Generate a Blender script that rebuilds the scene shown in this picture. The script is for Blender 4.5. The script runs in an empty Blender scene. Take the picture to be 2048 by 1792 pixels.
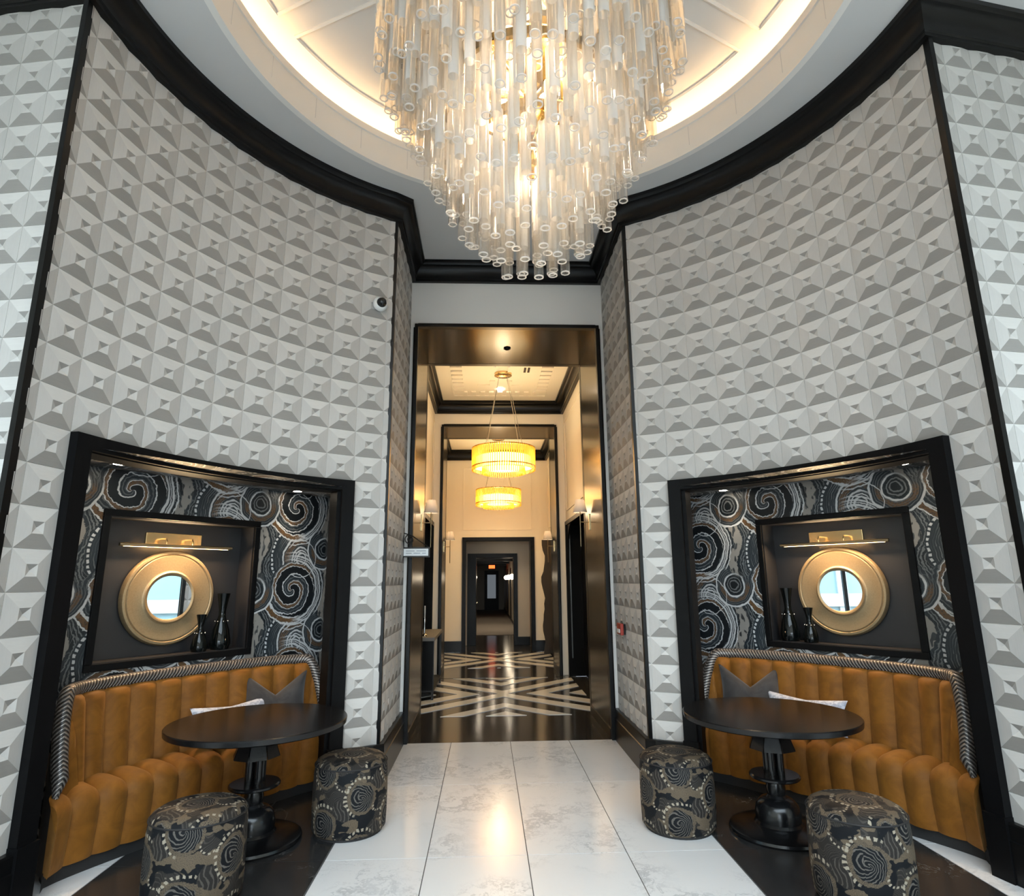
import bpy, bmesh, math, random
from math import sin, cos, tan, pi, radians, degrees, sqrt, atan2, hypot, floor
from mathutils import Vector, Matrix

random.seed(7)
scn = bpy.context.scene
COL = scn.collection

# ---------------------------------------------------------------- camera
PIT, YAW, ROLL = 0.2155, 0.0443, -0.0086
FPX = 1208.84
CAM = Vector((-0.2505, 0.0, 1.6))
fwd = Vector((sin(YAW) * cos(PIT), cos(YAW) * cos(PIT), sin(PIT)))
rgt = Vector((cos(YAW), -sin(YAW), 0))
upv = rgt.cross(fwd)
r2 = rgt * cos(ROLL) + upv * sin(ROLL)
u2 = -rgt * sin(ROLL) + upv * cos(ROLL)
cd = bpy.data.cameras.new('camera')
cam = bpy.data.objects.new('camera', cd)
COL.objects.link(cam)
cd.sensor_fit = 'HORIZONTAL'
cd.sensor_width = 36.0
cd.lens = FPX / 2048 * 36.0
cd.clip_start = 0.05
cd.clip_end = 200
Mc = Matrix.Identity(4)
for i in range(3):
    Mc[i][0], Mc[i][1], Mc[i][2], Mc[i][3] = r2[i], u2[i], -fwd[i], CAM[i]
cam.matrix_world = Mc
scn.camera = cam

# ---------------------------------------------------------------- view, world
scn.view_settings.view_transform = 'Standard'
scn.view_settings.look = 'None'
scn.view_settings.exposure = 0.38
scn.view_settings.gamma = 1.0
scn.view_settings.use_curve_mapping = False
SKY_STRENGTH = 9.4
W = bpy.data.worlds.new('sky')
scn.world = W
W.use_nodes = True
wn, wl = W.node_tree.nodes, W.node_tree.links
wn.clear()
wo = wn.new('ShaderNodeOutputWorld')
wb = wn.new('ShaderNodeBackground')
wtc = wn.new('ShaderNodeTexCoord')
wsx = wn.new('ShaderNodeSeparateXYZ')
wr = wn.new('ShaderNodeValToRGB')
wr.color_ramp.elements[0].position = 0.0
wr.color_ramp.elements[0].color = (0.80, 0.905, 1.0, 1)
wr.color_ramp.elements[1].position = 1.0
wr.color_ramp.elements[1].color = (0.70, 0.85, 1.0, 1)
wl.new(wtc.outputs['Generated'], wsx.inputs[0])
wl.new(wsx.outputs['Z'], wr.inputs[0])
wl.new(wr.outputs[0], wb.inputs[0])
wb.inputs[1].default_value = SKY_STRENGTH
wl.new(wb.outputs[0], wo.inputs[0])
try:
    scn.cycles.max_bounces = 8
    scn.cycles.diffuse_bounces = 4
    scn.cycles.glossy_bounces = 4
    scn.cycles.transmission_bounces = 4
    scn.cycles.transparent_max_bounces = 24
    scn.cycles.caustics_reflective = False
    scn.cycles.caustics_refractive = False
    scn.cycles.sample_clamp_indirect = 6.0
    scn.cycles.use_denoising = True
    scn.cycles.use_adaptive_sampling = True
    scn.cycles.adaptive_threshold = .04
except Exception:
    pass

# light levels of the lamps the place has
COVE_E = 17.0
CHAND_W = 21.0
PEND_E = 11.0
WARM = (1.0, 0.77, 0.50)

# entrance window and added laylight behind the camera: portals that guide the sky light
def portal(name, loc, rot, sx, sy):
    l = bpy.data.lights.new(name, 'AREA')
    l.shape = 'RECTANGLE'
    l.size, l.size_y = sx, sy
    l.cycles.is_portal = True
    o = bpy.data.objects.new(name, l)
    COL.objects.link(o)
    o.location = loc
    o.rotation_euler = rot
    return o
BY = -5.5       # rear glazed wall
SX = 4.7        # lobby half width
ADDED_LAY = (-4.0, 4.0, -5.2, -.7)      # laylight added in the unseen lobby ceiling for top-down light
portal('added_laylight_portal', (0, (ADDED_LAY[2] + ADDED_LAY[3]) / 2, 5.30), (0, 0, 0), ADDED_LAY[1] - ADDED_LAY[0], ADDED_LAY[3] - ADDED_LAY[2])
portal('window_portal', (0, BY + .02, 1.5), (pi / 2, 0, 0), 5.0, 2.8)

# ---------------------------------------------------------------- node DSL
class NT:
    def __init__(self, name):
        self.m = bpy.data.materials.new(name)
        self.m.use_nodes = True
        self.t = self.m.node_tree
        self.n, self.l = self.t.nodes, self.t.links
        self.n.clear()
        self.out = self.n.new('ShaderNodeOutputMaterial')
    def put(self, sock, v):
        if isinstance(v, X):
            v = v.s
        if hasattr(v, 'is_output') or hasattr(v, 'links'):
            self.l.new(v, sock)
        else:
            if isinstance(v, (tuple, list)) and len(v) == 3 and sock.type == 'RGBA':
                v = (*v, 1)
            sock.default_value = v
    def math(self, op, *a):
        nd = self.n.new('ShaderNodeMath')
        nd.operation = op
        for i, v in enumerate(a):
            self.put(nd.inputs[i], v)
        return X(self, nd.outputs[0])
    def mix(self, f, a, b):
        nd = self.n.new('ShaderNodeMix')
        nd.data_type = 'RGBA'
        self.put(nd.inputs[0], f)
        self.put(nd.inputs[6], a)
        self.put(nd.inputs[7], b)
        return nd.outputs[2]
    def noise(self, vec=None, scale=5, detail=3, rough=.5, dist=0, out=0):
        nd = self.n.new('ShaderNodeTexNoise')
        nd.inputs['Scale'].default_value = scale
        nd.inputs['Detail'].default_value = detail
        nd.inputs['Roughness'].default_value = rough
        nd.inputs['Distortion'].default_value = dist
        if vec is not None:
            self.l.new(vec, nd.inputs['Vector'])
        return X(self, nd.outputs[out]) if out == 0 else nd.outputs[out]
    def coord(self, which='Object'):
        return self.n.new('ShaderNodeTexCoord').outputs[which]
    def pos(self):
        return self.n.new('ShaderNodeNewGeometry').outputs['Position']
    def sep(self, v):
        nd = self.n.new('ShaderNodeSeparateXYZ')
        self.l.new(v, nd.inputs[0])
        return [X(self, o) for o in nd.outputs]
    def comb(self, x, y, z=0.0):
        nd = self.n.new('ShaderNodeCombineXYZ')
        for i, v in enumerate((x, y, z)):
            self.put(nd.inputs[i], v)
        return nd.outputs[0]
    def vadd(self, a, b):
        nd = self.n.new('ShaderNodeVectorMath')
        nd.operation = 'ADD'
        self.l.new(a, nd.inputs[0])
        self.l.new(b, nd.inputs[1])
        return nd.outputs[0]
    def rnd(self):
        return X(self, self.n.new('ShaderNodeObjectInfo').outputs['Random'])
    def ramp(self, f, stops):
        nd = self.n.new('ShaderNodeValToRGB')
        e = nd.color_ramp.elements
        while len(e) < len(stops):
            e.new(0.5)
        for el, (p, c) in zip(e, stops):
            el.position = p
            el.color = (*c, 1) if len(c) == 3 else c
        self.put(nd.inputs[0], f)
        return nd.outputs[0]
    def bump(self, h, strength=.3, dist=.01):
        nd = self.n.new('ShaderNodeBump')
        nd.inputs['Strength'].default_value = strength
        nd.inputs['Distance'].default_value = dist
        self.put(nd.inputs['Height'], h)
        return nd.outputs[0]
    def principled(self, color, rough=.5, metal=0.0, normal=None, spec=.5, coat=0.0, coat_r=.05, sheen=0.0, sheen_tint=(1, 1, 1), ems=None, ems_s=0.0, trans=0.0):
        b = self.n.new('ShaderNodeBsdfPrincipled')
        self.put(b.inputs['Base Color'], color)
        self.put(b.inputs['Roughness'], rough)
        self.put(b.inputs['Metallic'], metal)
        b.inputs['Specular IOR Level'].default_value = spec
        b.inputs['Coat Weight'].default_value = coat
        b.inputs['Coat Roughness'].default_value = coat_r
        b.inputs['Sheen Weight'].default_value = sheen
        b.inputs['Sheen Tint'].default_value = (*sheen_tint, 1)
        b.inputs['Transmission Weight'].default_value = trans
        if normal is not None:
            self.l.new(normal, b.inputs['Normal'])
        if ems is not None:
            self.put(b.inputs['Emission Color'], ems)
            self.put(b.inputs['Emission Strength'], ems_s)
        return b.outputs[0]
    def done(self, shader):
        self.l.new(shader, self.out.inputs[0])
        return self.m

class X:
    def __init__(self, nt, s):
        self.nt, self.s = nt, s
    def _b(self, op, o, r=False):
        return self.nt.math(op, o, self) if r else self.nt.math(op, self, o)
    def __add__(self, o): return self._b('ADD', o)
    def __radd__(self, o): return self._b('ADD', o, True)
    def __sub__(self, o): return self._b('SUBTRACT', o)
    def __rsub__(self, o): return self._b('SUBTRACT', o, True)
    def __mul__(self, o): return self._b('MULTIPLY', o)
    def __rmul__(self, o): return self._b('MULTIPLY', o, True)
    def __truediv__(self, o): return self._b('DIVIDE', o)
    def __neg__(self): return self.nt.math('MULTIPLY', self, -1.0)
    def sin(self): return self.nt.math('SINE', self)
    def abs(self): return self.nt.math('ABSOLUTE', self)
    def sqrt(self): return self.nt.math('SQRT', self)
    def floor(self): return self.nt.math('FLOOR', self)
    def round(self): return self.nt.math('ROUND', self)
    def frac(self): return self.nt.math('FRACT', self)
    def pow(self, e): return self.nt.math('POWER', self, e)
    def min(self, o): return self.nt.math('MINIMUM', self, o)
    def max(self, o): return self.nt.math('MAXIMUM', self, o)
    def atan2(self, o): return self.nt.math('ARCTAN2', self, o)
    def ss(self, a, b):               # smooth step from a to b
        nd = self.nt.n.new('ShaderNodeMapRange')
        nd.interpolation_type = 'SMOOTHSTEP'
        self.nt.put(nd.inputs[0], self)
        nd.inputs[1].default_value, nd.inputs[2].default_value = (a, b) if a < b else (b, a)
        nd.inputs[3].default_value, nd.inputs[4].default_value = (0, 1) if a < b else (1, 0)
        return X(self.nt, nd.outputs[0])
    def band(self, c, w, soft):       # 1 near c within half width w
        return (self - c).abs().ss(w + soft, w)

MATS = {}
def simple(name, color, rough=.5, metal=0.0, **k):
    t = NT(name)
    MATS[name] = t.done(t.principled(color, rough, metal, **k))
    return MATS[name]

# ---- materials
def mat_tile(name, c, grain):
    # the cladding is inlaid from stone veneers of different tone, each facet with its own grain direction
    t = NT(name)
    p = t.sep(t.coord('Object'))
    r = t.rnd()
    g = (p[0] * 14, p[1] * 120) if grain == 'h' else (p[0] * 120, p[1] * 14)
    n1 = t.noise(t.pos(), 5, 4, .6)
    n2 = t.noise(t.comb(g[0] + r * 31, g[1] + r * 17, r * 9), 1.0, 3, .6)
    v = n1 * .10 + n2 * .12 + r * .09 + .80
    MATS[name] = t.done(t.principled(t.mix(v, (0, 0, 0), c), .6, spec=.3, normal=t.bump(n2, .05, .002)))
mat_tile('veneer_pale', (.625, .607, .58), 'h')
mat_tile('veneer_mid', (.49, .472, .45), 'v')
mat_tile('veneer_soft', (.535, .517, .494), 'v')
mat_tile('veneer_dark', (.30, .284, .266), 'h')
def mat_black(name, c, rough, coat=0.0, spec=.25):
    t = NT(name)
    n = t.noise(t.pos(), 30, 2, .6)
    MATS[name] = t.done(t.principled(c, n * .04 + rough, coat=coat, coat_r=.12, spec=spec))
mat_black('black_trim', (.004, .004, .0042), .30)
mat_black('black_frame', (.004, .004, .0044), .42, spec=.12)
mat_black('table_black', (.006, .006, .0065), .20, spec=.4)
mat_black('black_door', (.005, .0045, .004), .30, spec=.10)
simple('white_plaster', (.74, .72, .69), .7)
simple('dome_plaster', (.80, .77, .72), .7)
simple('soffit_plaster', (.60, .59, .575), .75)
simple('cream_wall', (.80, .74, .64), .55)
simple('taupe_wall', (.50, .45, .38), .6)
simple('grey_wall', (.20, .18, .16), .6)
simple('box_dark', (.017, .0165, .018), .45)
simple('brass', (.78, .56, .28), .22, 1.0)
simple('brass_dull', (.42, .33, .20), .35, 1.0)
simple('chandelier_gold', (.36, .25, .085), .22, 1.0)
simple('chrome', (.75, .74, .72), .15, 1.0)
simple('mirror_glass', (.92, .94, .95), .0, 1.0)
simple('iron', (.02, .018, .016), .45, .5)
simple('plastic_white', (.78, .78, .77), .35)
simple('plastic_black', (.008, .008, .009), .12)
simple('red_plastic', (.36, .035, .02), .35)
simple('sign_white', (.75, .78, .80), .35)
simple('sign_ink', (.30, .34, .38), .5)
simple('vase_glass', (.002, .003, .003), .06, spec=.3)
simple('bead', (.70, .66, .60), .2, 1.0)
simple('carpet', (.15, .128, .11), .95)
simple('grout', (.09, .088, .085), .8)
simple('asphalt', (.22, .22, .22), .9)
simple('shade_fabric', (.78, .76, .72), .8)
simple('bark_wood', (.028, .018, .010), .6)
simple('outer_wall', (.55, .53, .5), .7)
simple('car_paint', (.02, .03, .04), .2)

def mat_emit(name, col, s):
    t = NT(name)
    e = t.n.new('ShaderNodeEmission')
    e.inputs[0].default_value = (*col, 1)
    e.inputs[1].default_value = s
    MATS[name] = t.done(e.outputs[0])
mat_emit('led_cove', (1.0, .66, .34), COVE_E)
mat_emit('bulb_warm', (1.0, .72, .42), 16.0)
mat_emit('downlight', (1.0, .86, .66), 40.0)
mat_emit('pendant_glow', (1.0, .74, .38), PEND_E)
mat_emit('globe_glow', (1.0, .82, .58), 9.0)
mat_emit('picture_led', (1.0, .68, .36), 5.0)
mat_emit('exit_red', (1.0, .10, .02), 3.0)
mat_emit('day_pane', (.8, .9, 1.0), .12)

def mat_bronze():
    t = NT('bronze_mirror')
    p = t.sep(t.pos())
    n = t.noise(t.comb(p[0] * 3, p[1] * 3, p[2] * .4), 3, 3, .6)
    c = t.mix(n, (.0135, .0108, .0085), (.017, .0137, .0106))
    MATS['bronze'] = t.done(t.principled(c, .21, 1.0))
mat_bronze()

def mat_marble_white():
    t = NT('marble_white')
    r = t.rnd()
    p = t.sep(t.pos())
    q = t.comb(p[0] + r * 7.3, p[1] + r * 3.1, r * 5)
    w = t.noise(q, 2.2, 5, .62, 0, 1)
    nd = t.n.new('ShaderNodeVectorMath'); nd.operation = 'SCALE'
    t.l.new(w, nd.inputs[0]); nd.inputs['Scale'].default_value = .9
    q2 = t.vadd(q, nd.outputs[0])
    n = t.noise(q2, 1.9, 6, .6, .5)
    v1 = (n - .5).abs().ss(.035, .0)
    msk = t.noise(q, 1.4, 2, .5).ss(.42, .62)
    n2 = t.noise(q2, 5.5, 4, .6, .3)
    v2 = (n2 - .5).abs().ss(.03, .0) * msk
    base = t.mix(t.noise(q, 1.2, 3, .5), (.74, .74, .745), (.82, .815, .81))
    c = t.mix(v1 * msk * .62, base, (.42, .43, .45))
    c = t.mix(v2 * .35, c, (.45, .46, .48))
    MATS['marble_white'] = t.done(t.principled(c, .16, spec=.5))
mat_marble_white()

def mat_marble_black():
    t = NT('marble_black')
    r = t.rnd()
    p = t.sep(t.pos())
    q = t.comb(p[0] + r * 5.3, p[1] + r * 9.1, r * 3)
    w = t.noise(q, 3, 4, .6, 0, 1)
    q2 = t.vadd(q, w)
    n = t.noise(q2, 1.6, 5, .6, .6)
    v = (n - .5).abs().ss(.012, .0) * t.noise(q, 2.5, 2).ss(.45, .65)
    base = t.mix(t.noise(q, 3, 5, .6), (.018, .018, .019), (.040, .039, .038))
    c = t.mix(v * .5, base, (.20, .19, .18))
    MATS['marble_black'] = t.done(t.principled(c, .20, spec=.5))
mat_marble_black()

def inlay(name, a, b):
    t = NT(name)
    n = t.noise(t.pos(), 4, 5, .6, .5)
    MATS[name] = t.done(t.principled(t.mix(n, a, b), .13))
inlay('inlay_white', (.78, .75, .70), (.86, .83, .78))
inlay('inlay_dark', (.022, .018, .014), (.05, .042, .034))

def mat_velvet(name, c1, c2, rough=.75, sheen=.6, tint=(1, .8, .5)):
    t = NT(name)
    n = t.noise(t.coord('Object'), 7, 4, .6, 1.2)
    n2 = t.noise(t.coord('Object'), 260, 1, .5)
    c = t.mix(n.ss(.25, .75), c1, c2)
    MATS[name] = t.done(t.principled(c, rough, sheen=sheen, sheen_tint=tint, spec=.2, normal=t.bump(n2, .12, .001)))
mat_velvet('velvet_amber', (.145, .053, .0062), (.225, .087, .0105), .62, .25, (1, .55, .2))
mat_velvet('velvet_grey', (.026, .024, .0245), (.050, .047, .047), .75, .35, (.7, .68, .68))
simple('sofa_shell', (.012, .011, .011), .7)

def mat_lumbar():
    t = NT('lumbar_fabric')
    n = t.noise(t.coord('Object'), 34, 4, .7, 1.0)
    c = t.mix(n.ss(.42, .6), (.30, .315, .38), (.52, .53, .585))
    MATS['lumbar'] = t.done(t.principled(c, .8, sheen=.2))
mat_lumbar()

def mat_braid():
    t = NT('braid')
    u = t.sep(t.coord('UV'))
    s, w = u[0], u[1]
    tri = ((w * 2).frac() - .5).abs() * 2
    ph = (s * 42 + tri * 1.6).frac()
    line = (ph - .5).abs().ss(.16, .34)
    n = t.noise(t.coord('Object'), 90, 2, .6)
    c = t.mix(line, (.26, .24, .225), (.015, .015, .017))
    c = t.mix(n * .35, c, (.12, .10, .085))
    MATS['braid'] = t.done(t.principled(c, .34, .45, normal=t.bump(line * -1.0, .8, .006)))
mat_braid()

def mat_gold_leaf():
    t = NT('gold_leaf')
    p = t.sep(t.coord('Object'))
    th = p[2].atan2(p[0])
    r = (p[0] * p[0] + p[2] * p[2]).sqrt()
    n = t.noise(t.comb(th * 9, r * 30, 0.0), 2.5, 4, .65)
    n2 = t.noise(t.comb(p[0], p[2], 0.0), 14, 3, .6)
    c = t.mix(n, (.25, .18, .095), (.41, .30, .17))
    c = t.mix(n2.ss(.55, .75) * .4, c, (.22, .16, .10))
    MATS['gold_leaf'] = t.done(t.principled(c, .42, .55, normal=t.bump(n, .1, .004)))
mat_gold_leaf()

def motif_tools(t, U, V, H, Vh):
    def cellat(cx, cy):
        du = U - cx
        k = (du / H).round()
        du = du - k * H
        dv = V - cy - k * (Vh * .5)
        dv = dv - (dv / Vh).round() * Vh
        r = (du * du + dv * dv).sqrt()
        return du, dv, r, dv.atan2(du)
    return cellat

def mat_wallpaper():
    """Printed agate pattern: spirals, dotted fans, bowls and pale rivers on a half-drop repeat of .71 x .72 m."""
    t = NT('wallpaper')
    uv = t.sep(t.coord('UV'))
    U0, V0 = uv[0], uv[1]
    base, slate = (.007, .010, .013), (.021, .030, .038)
    grey, white, brown, pale = (.21, .22, .225), (.64, .65, .66), (.15, .078, .030), (.30, .28, .255)
    ws = t.sep(t.noise(t.comb(U0, V0, 0.0), 8, 3, .55, 0, 1))
    U = U0 + (ws[0] - .5) * .045
    V = V0 + (ws[1] - .5) * .045
    fine = t.noise(t.comb(U0, V0, .3), 60, 3, .7)
    wob = (t.noise(t.comb(U0, V0, 5.0), 30, 2, .6) - .5) * .030
    cellat = motif_tools(t, U, V, .71, .72)
    # ground: slate with long contour lines
    g = t.noise(t.comb(U, V * .5, 2.0), 3.0, 2, .5)
    gl = ((g * 34).frac() - .5).abs().ss(.12, .03)
    col = t.mix(t.noise(t.comb(U0, V0, 8.0), 6, 3).ss(.35, .65), base, slate)
    col = t.mix(gl * t.noise(t.comb(U0, V0, 4.0), 5, 2).ss(.38, .58) * .6, col, grey)
    # river
    du, dv, r, th = cellat(.64, 1.83)
    x = du - (dv * 15).sin() * .035 + wob * 1.2
    env = dv.abs().ss(.29, .22)
    hole = t.noise(t.comb(U0 * 2.4, V0, 7.0), 13, 1, .4).ss(.57, .61)
    col = t.mix(x.abs().ss(.048, .042) * env * (1 - hole * .9), col, pale)
    rl = x.band(.075, .003, .003).max(x.band(.10, .0045, .003)).max(x.band(-.085, .003, .003)).max(x.band(.125, .003, .003))
    col = t.mix(rl * env * .8, col, grey)
    # fan, open to the right, with a dotted rim
    du, dv, r, th = cellat(1.055, 1.806)
    msk = du.ss(.10, .02)
    inside = r.ss(.325, .318) * msk
    col = t.mix(inside, col, slate)
    fr_ = ((r * 62).frac() - .5).abs().ss(.26, .10) * r.ss(.285, .275)
    col = t.mix(fr_ * inside * (t.noise(t.comb(r * 24, th, 1.0), 1.6, 2).ss(.35, .6) * .75 + .15), col, grey)
    col = t.mix(r.band(.150, .022, .008) * inside * fine.ss(.35, .6) * .85, col, brown)
    jag = r + wob * .35
    wl_ = r.band(.192, .0055, .0025).max(jag.band(.098, .004, .003)).max(jag.band(.072, .0035, .003)).max(jag.band(.048, .004, .003))
    col = t.mix(wl_ * inside, col, white)
    dot = ((th * (52 / (2 * pi))).frac() - .5).abs().ss(.34, .25) * r.band(.303, .0075, .0025) * msk
    col = t.mix(dot, col, white)
    # spiral with ragged brown lip
    du, dv, r, th = cellat(.98, 1.536)
    rw = r + wob * r.ss(.02, .12)
    inside = rw.ss(.245, .240)
    col = t.mix(inside, col, slate)
    turn = th * (1 / (2 * pi))
    ph = (rw * 6.2 + turn).frac()
    dark = ph.band(.30, .17, .05)
    col = t.mix(dark * inside, col, base)
    lines = ((rw * 6.2 * 6 + turn * 6).frac() - .5).abs().ss(.22, .08)
    col = t.mix(lines * (1 - dark) * inside * .55, col, grey)
    col = t.mix(ph.band(.60, .07, .02) * inside * fine.ss(.30, .55) * .9, col, brown)
    col = t.mix((ph.band(.07, .024, .012).max(ph.band(.51, .018, .010)).max(ph.band(.70, .015, .010))) * inside, col, white)
    # S curves sweeping around the right of the spiral
    mr_ = du.ss(-.12, .04)
    sw = r.band(.262, .0065, .003).max(r.band(.300, .0055, .003)).max((r + wob * .5).band(.330, .0035, .003)).max(r.band(.282, .0025, .002))
    col = t.mix(sw * mr_ * .95, col, white)
    lip = (rw - .265).abs().ss(.022, .016) * dv.ss(-.06, -.12) * du.ss(.10, .0)
    col = t.mix(lip * fine.ss(.3, .5), col, brown)
    col = t.mix((rw.band(.245, .004, .003).max(rw.band(.292, .004, .003))) * dv.ss(-.04, -.10) * du.ss(.12, .04), col, white)
    # bowl, open to the top right
    du, dv, r, th = cellat(1.313, 1.90)
    msk = (du * .5 + dv).ss(.14, .07)
    inside = r.ss(.196, .190) * msk
    col = t.mix(inside, col, slate)
    br_ = ((r * 58).frac() - .5).abs().ss(.25, .10) * inside
    col = t.mix(br_ * .55, col, grey)
    col = t.mix((r + wob).band(.132, .013, .006) * inside * dv.ss(.04, -.03) * fine.ss(.3, .6) * .9, col, brown)
    col = t.mix((r + wob).ss(.088, .080) * inside, col, base)
    col = t.mix(((r + wob * .5).band(.066, .004, .003).max((r + wob * .5).band(.040, .004, .003))) * inside * .8, col, grey)
    col = t.mix((r.band(.188, .006, .003).max(r.band(.100, .005, .003)).max(jag.band(.165, .002, .002))) * msk, col, white)
    n = t.noise(t.comb(U0, V0, 9.0), 400, 1, .5)
    col = t.mix(n * .45, col, (.003, .004, .005))
    MATS['wallpaper'] = t.done(t.principled(col, .45, spec=.35, normal=t.bump(n, .06, .001)))
mat_wallpaper()

def mat_ottoman(name, top):
    """Woven jacquard: tan tweed patches, charcoal fields, combed black fans, strings of pale dots."""
    t = NT(name)
    p = t.sep(t.coord('Object'))
    if top:
        U0, V0 = p[0] + .03, p[1] + .11
    else:
        U0, V0 = p[1].atan2(p[0]) * .24, p[2]
    ws = t.sep(t.noise(t.comb(U0, V0, 0.0), 11, 3, .55, 0, 1))
    U = U0 + (ws[0] - .5) * .05
    V = V0 + (ws[1] - .5) * .05
    weave = t.noise(t.comb(U0 * .7, V0, .3), 330, 2, .7)
    wob = (t.noise(t.comb(U0, V0, 5.0), 60, 2, .6) - .5) * .02
    cellat = motif_tools(t, U, V, .251, .30)
    black, char, tan_, cream = (.0055, .0065, .009), (.030, .026, .023), (.20, .150, .098), (.44, .38, .29)
    f1 = t.noise(t.comb(U, V * .8, 3.0), 7.5, 1, .4)
    col = t.mix(f1.ss(.47, .50), black, char)
    sw = ((t.noise(t.comb(U, V, 6.0), 6, 1, .4) * 30).frac() - .5).abs().ss(.18, .06)
    col = t.mix(sw * f1.ss(.47, .50) * .5, col, (.11, .095, .08))
    f2 = t.noise(t.comb(U * .8, V * 1.3, 12.0), 9.5, 2, .5)
    tanm = f2.ss(.555, .57)
    col = t.mix(tanm * (weave.ss(.30, .62) * .75 + .25), col, tan_)
    # combed fan
    du, dv, r, th = cellat(.02, .10)
    rw = r + wob
    inside = rw.ss(.080, .077)
    col = t.mix(rw.ss(.098, .095), col, t.mix(weave.ss(.35, .6), char, tan_))
    col = t.mix(inside, col, black)
    comb = ((th * 3.0 + r * 400 + du * 190).sin()).ss(.35, .75)
    col = t.mix(comb * inside * .75, col, (.20, .18, .155))
    # second, larger fan partly covered
    du, dv, r, th = cellat(.15, .19)
    inside = (r + wob).ss(.062, .058) * (du + dv).ss(.05, .03)
    col = t.mix(inside, col, char)
    comb = ((du * 260 + (dv * 46).sin() * 2.2).sin()).ss(.4, .8)
    col = t.mix(comb * inside * .6, col, (.15, .13, .11))
    # strings of dots
    du, dv, r, th = cellat(.03, .105)
    dot = ((th * (26 / (2 * pi))).frac() - .5).abs().ss(.30, .20) * r.band(.114, .0065, .002) * (du * .9 - dv * .5).ss(.03, -.02)
    col = t.mix(dot, col, cream)
    du, dv, r, th = cellat(.15, .05)
    dot = ((th * (16 / (2 * pi))).frac() - .5).abs().ss(.28, .18) * r.band(.052, .0045, .002) * dv.ss(.02, -.01)
    col = t.mix(dot, col, cream)
    col = t.mix(weave * .55 + .05, col, (.003, .003, .003))
    MATS[name] = t.done(t.principled(col, .7, spec=.2, normal=t.bump(weave, .2, .001)))
mat_ottoman('ottoman_side', False)
mat_ottoman('ottoman_top', True)

def mat_glass(name, tint, refl, edge):
    t = NT(name)
    lw = t.n.new('ShaderNodeLayerWeight')
    lw.inputs['Blend'].default_value = edge
    tr = t.n.new('ShaderNodeBsdfTransparent')
    tr.inputs[0].default_value = (*tint, 1)
    gl = t.n.new('ShaderNodeBsdfGlossy')
    gl.inputs['Roughness'].default_value = .10
    gl.inputs[0].default_value = (1, 1, 1, 1)
    mx = t.n.new('ShaderNodeMixShader')
    f = X(t, lw.outputs['Facing']) * refl + .03
    t.put(mx.inputs[0], f)
    t.l.new(tr.outputs[0], mx.inputs[1])
    t.l.new(gl.outputs[0], mx.inputs[2])
    MATS[name] = t.done(mx.outputs[0])
mat_glass('glass_clear', (.97, .955, .93), .50, .42)
mat_glass('window_glass', (.97, .985, .98), .30, .2)

def mat_frost():
    t = NT('glass_frost')
    d = t.n.new('ShaderNodeBsdfDiffuse')
    d.inputs[0].default_value = (.86, .86, .88, 1)
    tl = t.n.new('ShaderNodeBsdfTranslucent')
    tl.inputs[0].default_value = (.92, .87, .79, 1)
    tr = t.n.new('ShaderNodeBsdfTransparent')
    tr.inputs[0].default_value = (1, .98, .95, 1)
    m1 = t.n.new('ShaderNodeMixShader'); m1.inputs[0].default_value = .62
    t.l.new(d.outputs[0], m1.inputs[1]); t.l.new(tl.outputs[0], m1.inputs[2])
    z = t.sep(t.coord('Object'))[2]
    m2 = t.n.new('ShaderNodeMixShader')
    t.put(m2.inputs[0], .12)
    t.l.new(m1.outputs[0], m2.inputs[1]); t.l.new(tr.outputs[0], m2.inputs[2])
    MATS['glass_frost'] = t.done(m2.outputs[0])
mat_frost()

def mat_amber():
    t = NT('amber_glass')
    tl = t.n.new('ShaderNodeBsdfTranslucent'); tl.inputs[0].default_value = (.85, .56, .15, 1)
    tr = t.n.new('ShaderNodeBsdfTransparent'); tr.inputs[0].default_value = (1, .80, .40, 1)
    gl = t.n.new('ShaderNodeBsdfGlossy'); gl.inputs[0].default_value = (1, .8, .4, 1); gl.inputs['Roughness'].default_value = .1
    m1 = t.n.new('ShaderNodeMixShader'); m1.inputs[0].default_value = .55
    t.l.new(tl.outputs[0], m1.inputs[1]); t.l.new(tr.outputs[0], m1.inputs[2])
    m2 = t.n.new('ShaderNodeMixShader'); m2.inputs[0].default_value = .12
    t.l.new(m1.outputs[0], m2.inputs[1]); t.l.new(gl.outputs[0], m2.inputs[2])
    MATS['amber_glass'] = t.done(m2.outputs[0])
mat_amber()

def mat_shade():
    t = NT('lamp_shade')
    d = t.n.new('ShaderNodeBsdfDiffuse'); d.inputs[0].default_value = (.75, .73, .70, 1)
    tl = t.n.new('ShaderNodeBsdfTranslucent'); tl.inputs[0].default_value = (.75, .66, .55, 1)
    m1 = t.n.new('ShaderNodeMixShader'); m1.inputs[0].default_value = .4
    t.l.new(d.outputs[0], m1.inputs[1]); t.l.new(tl.outputs[0], m1.inputs[2])
    MATS['lamp_shade'] = t.done(m1.outputs[0])
mat_shade()

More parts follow.
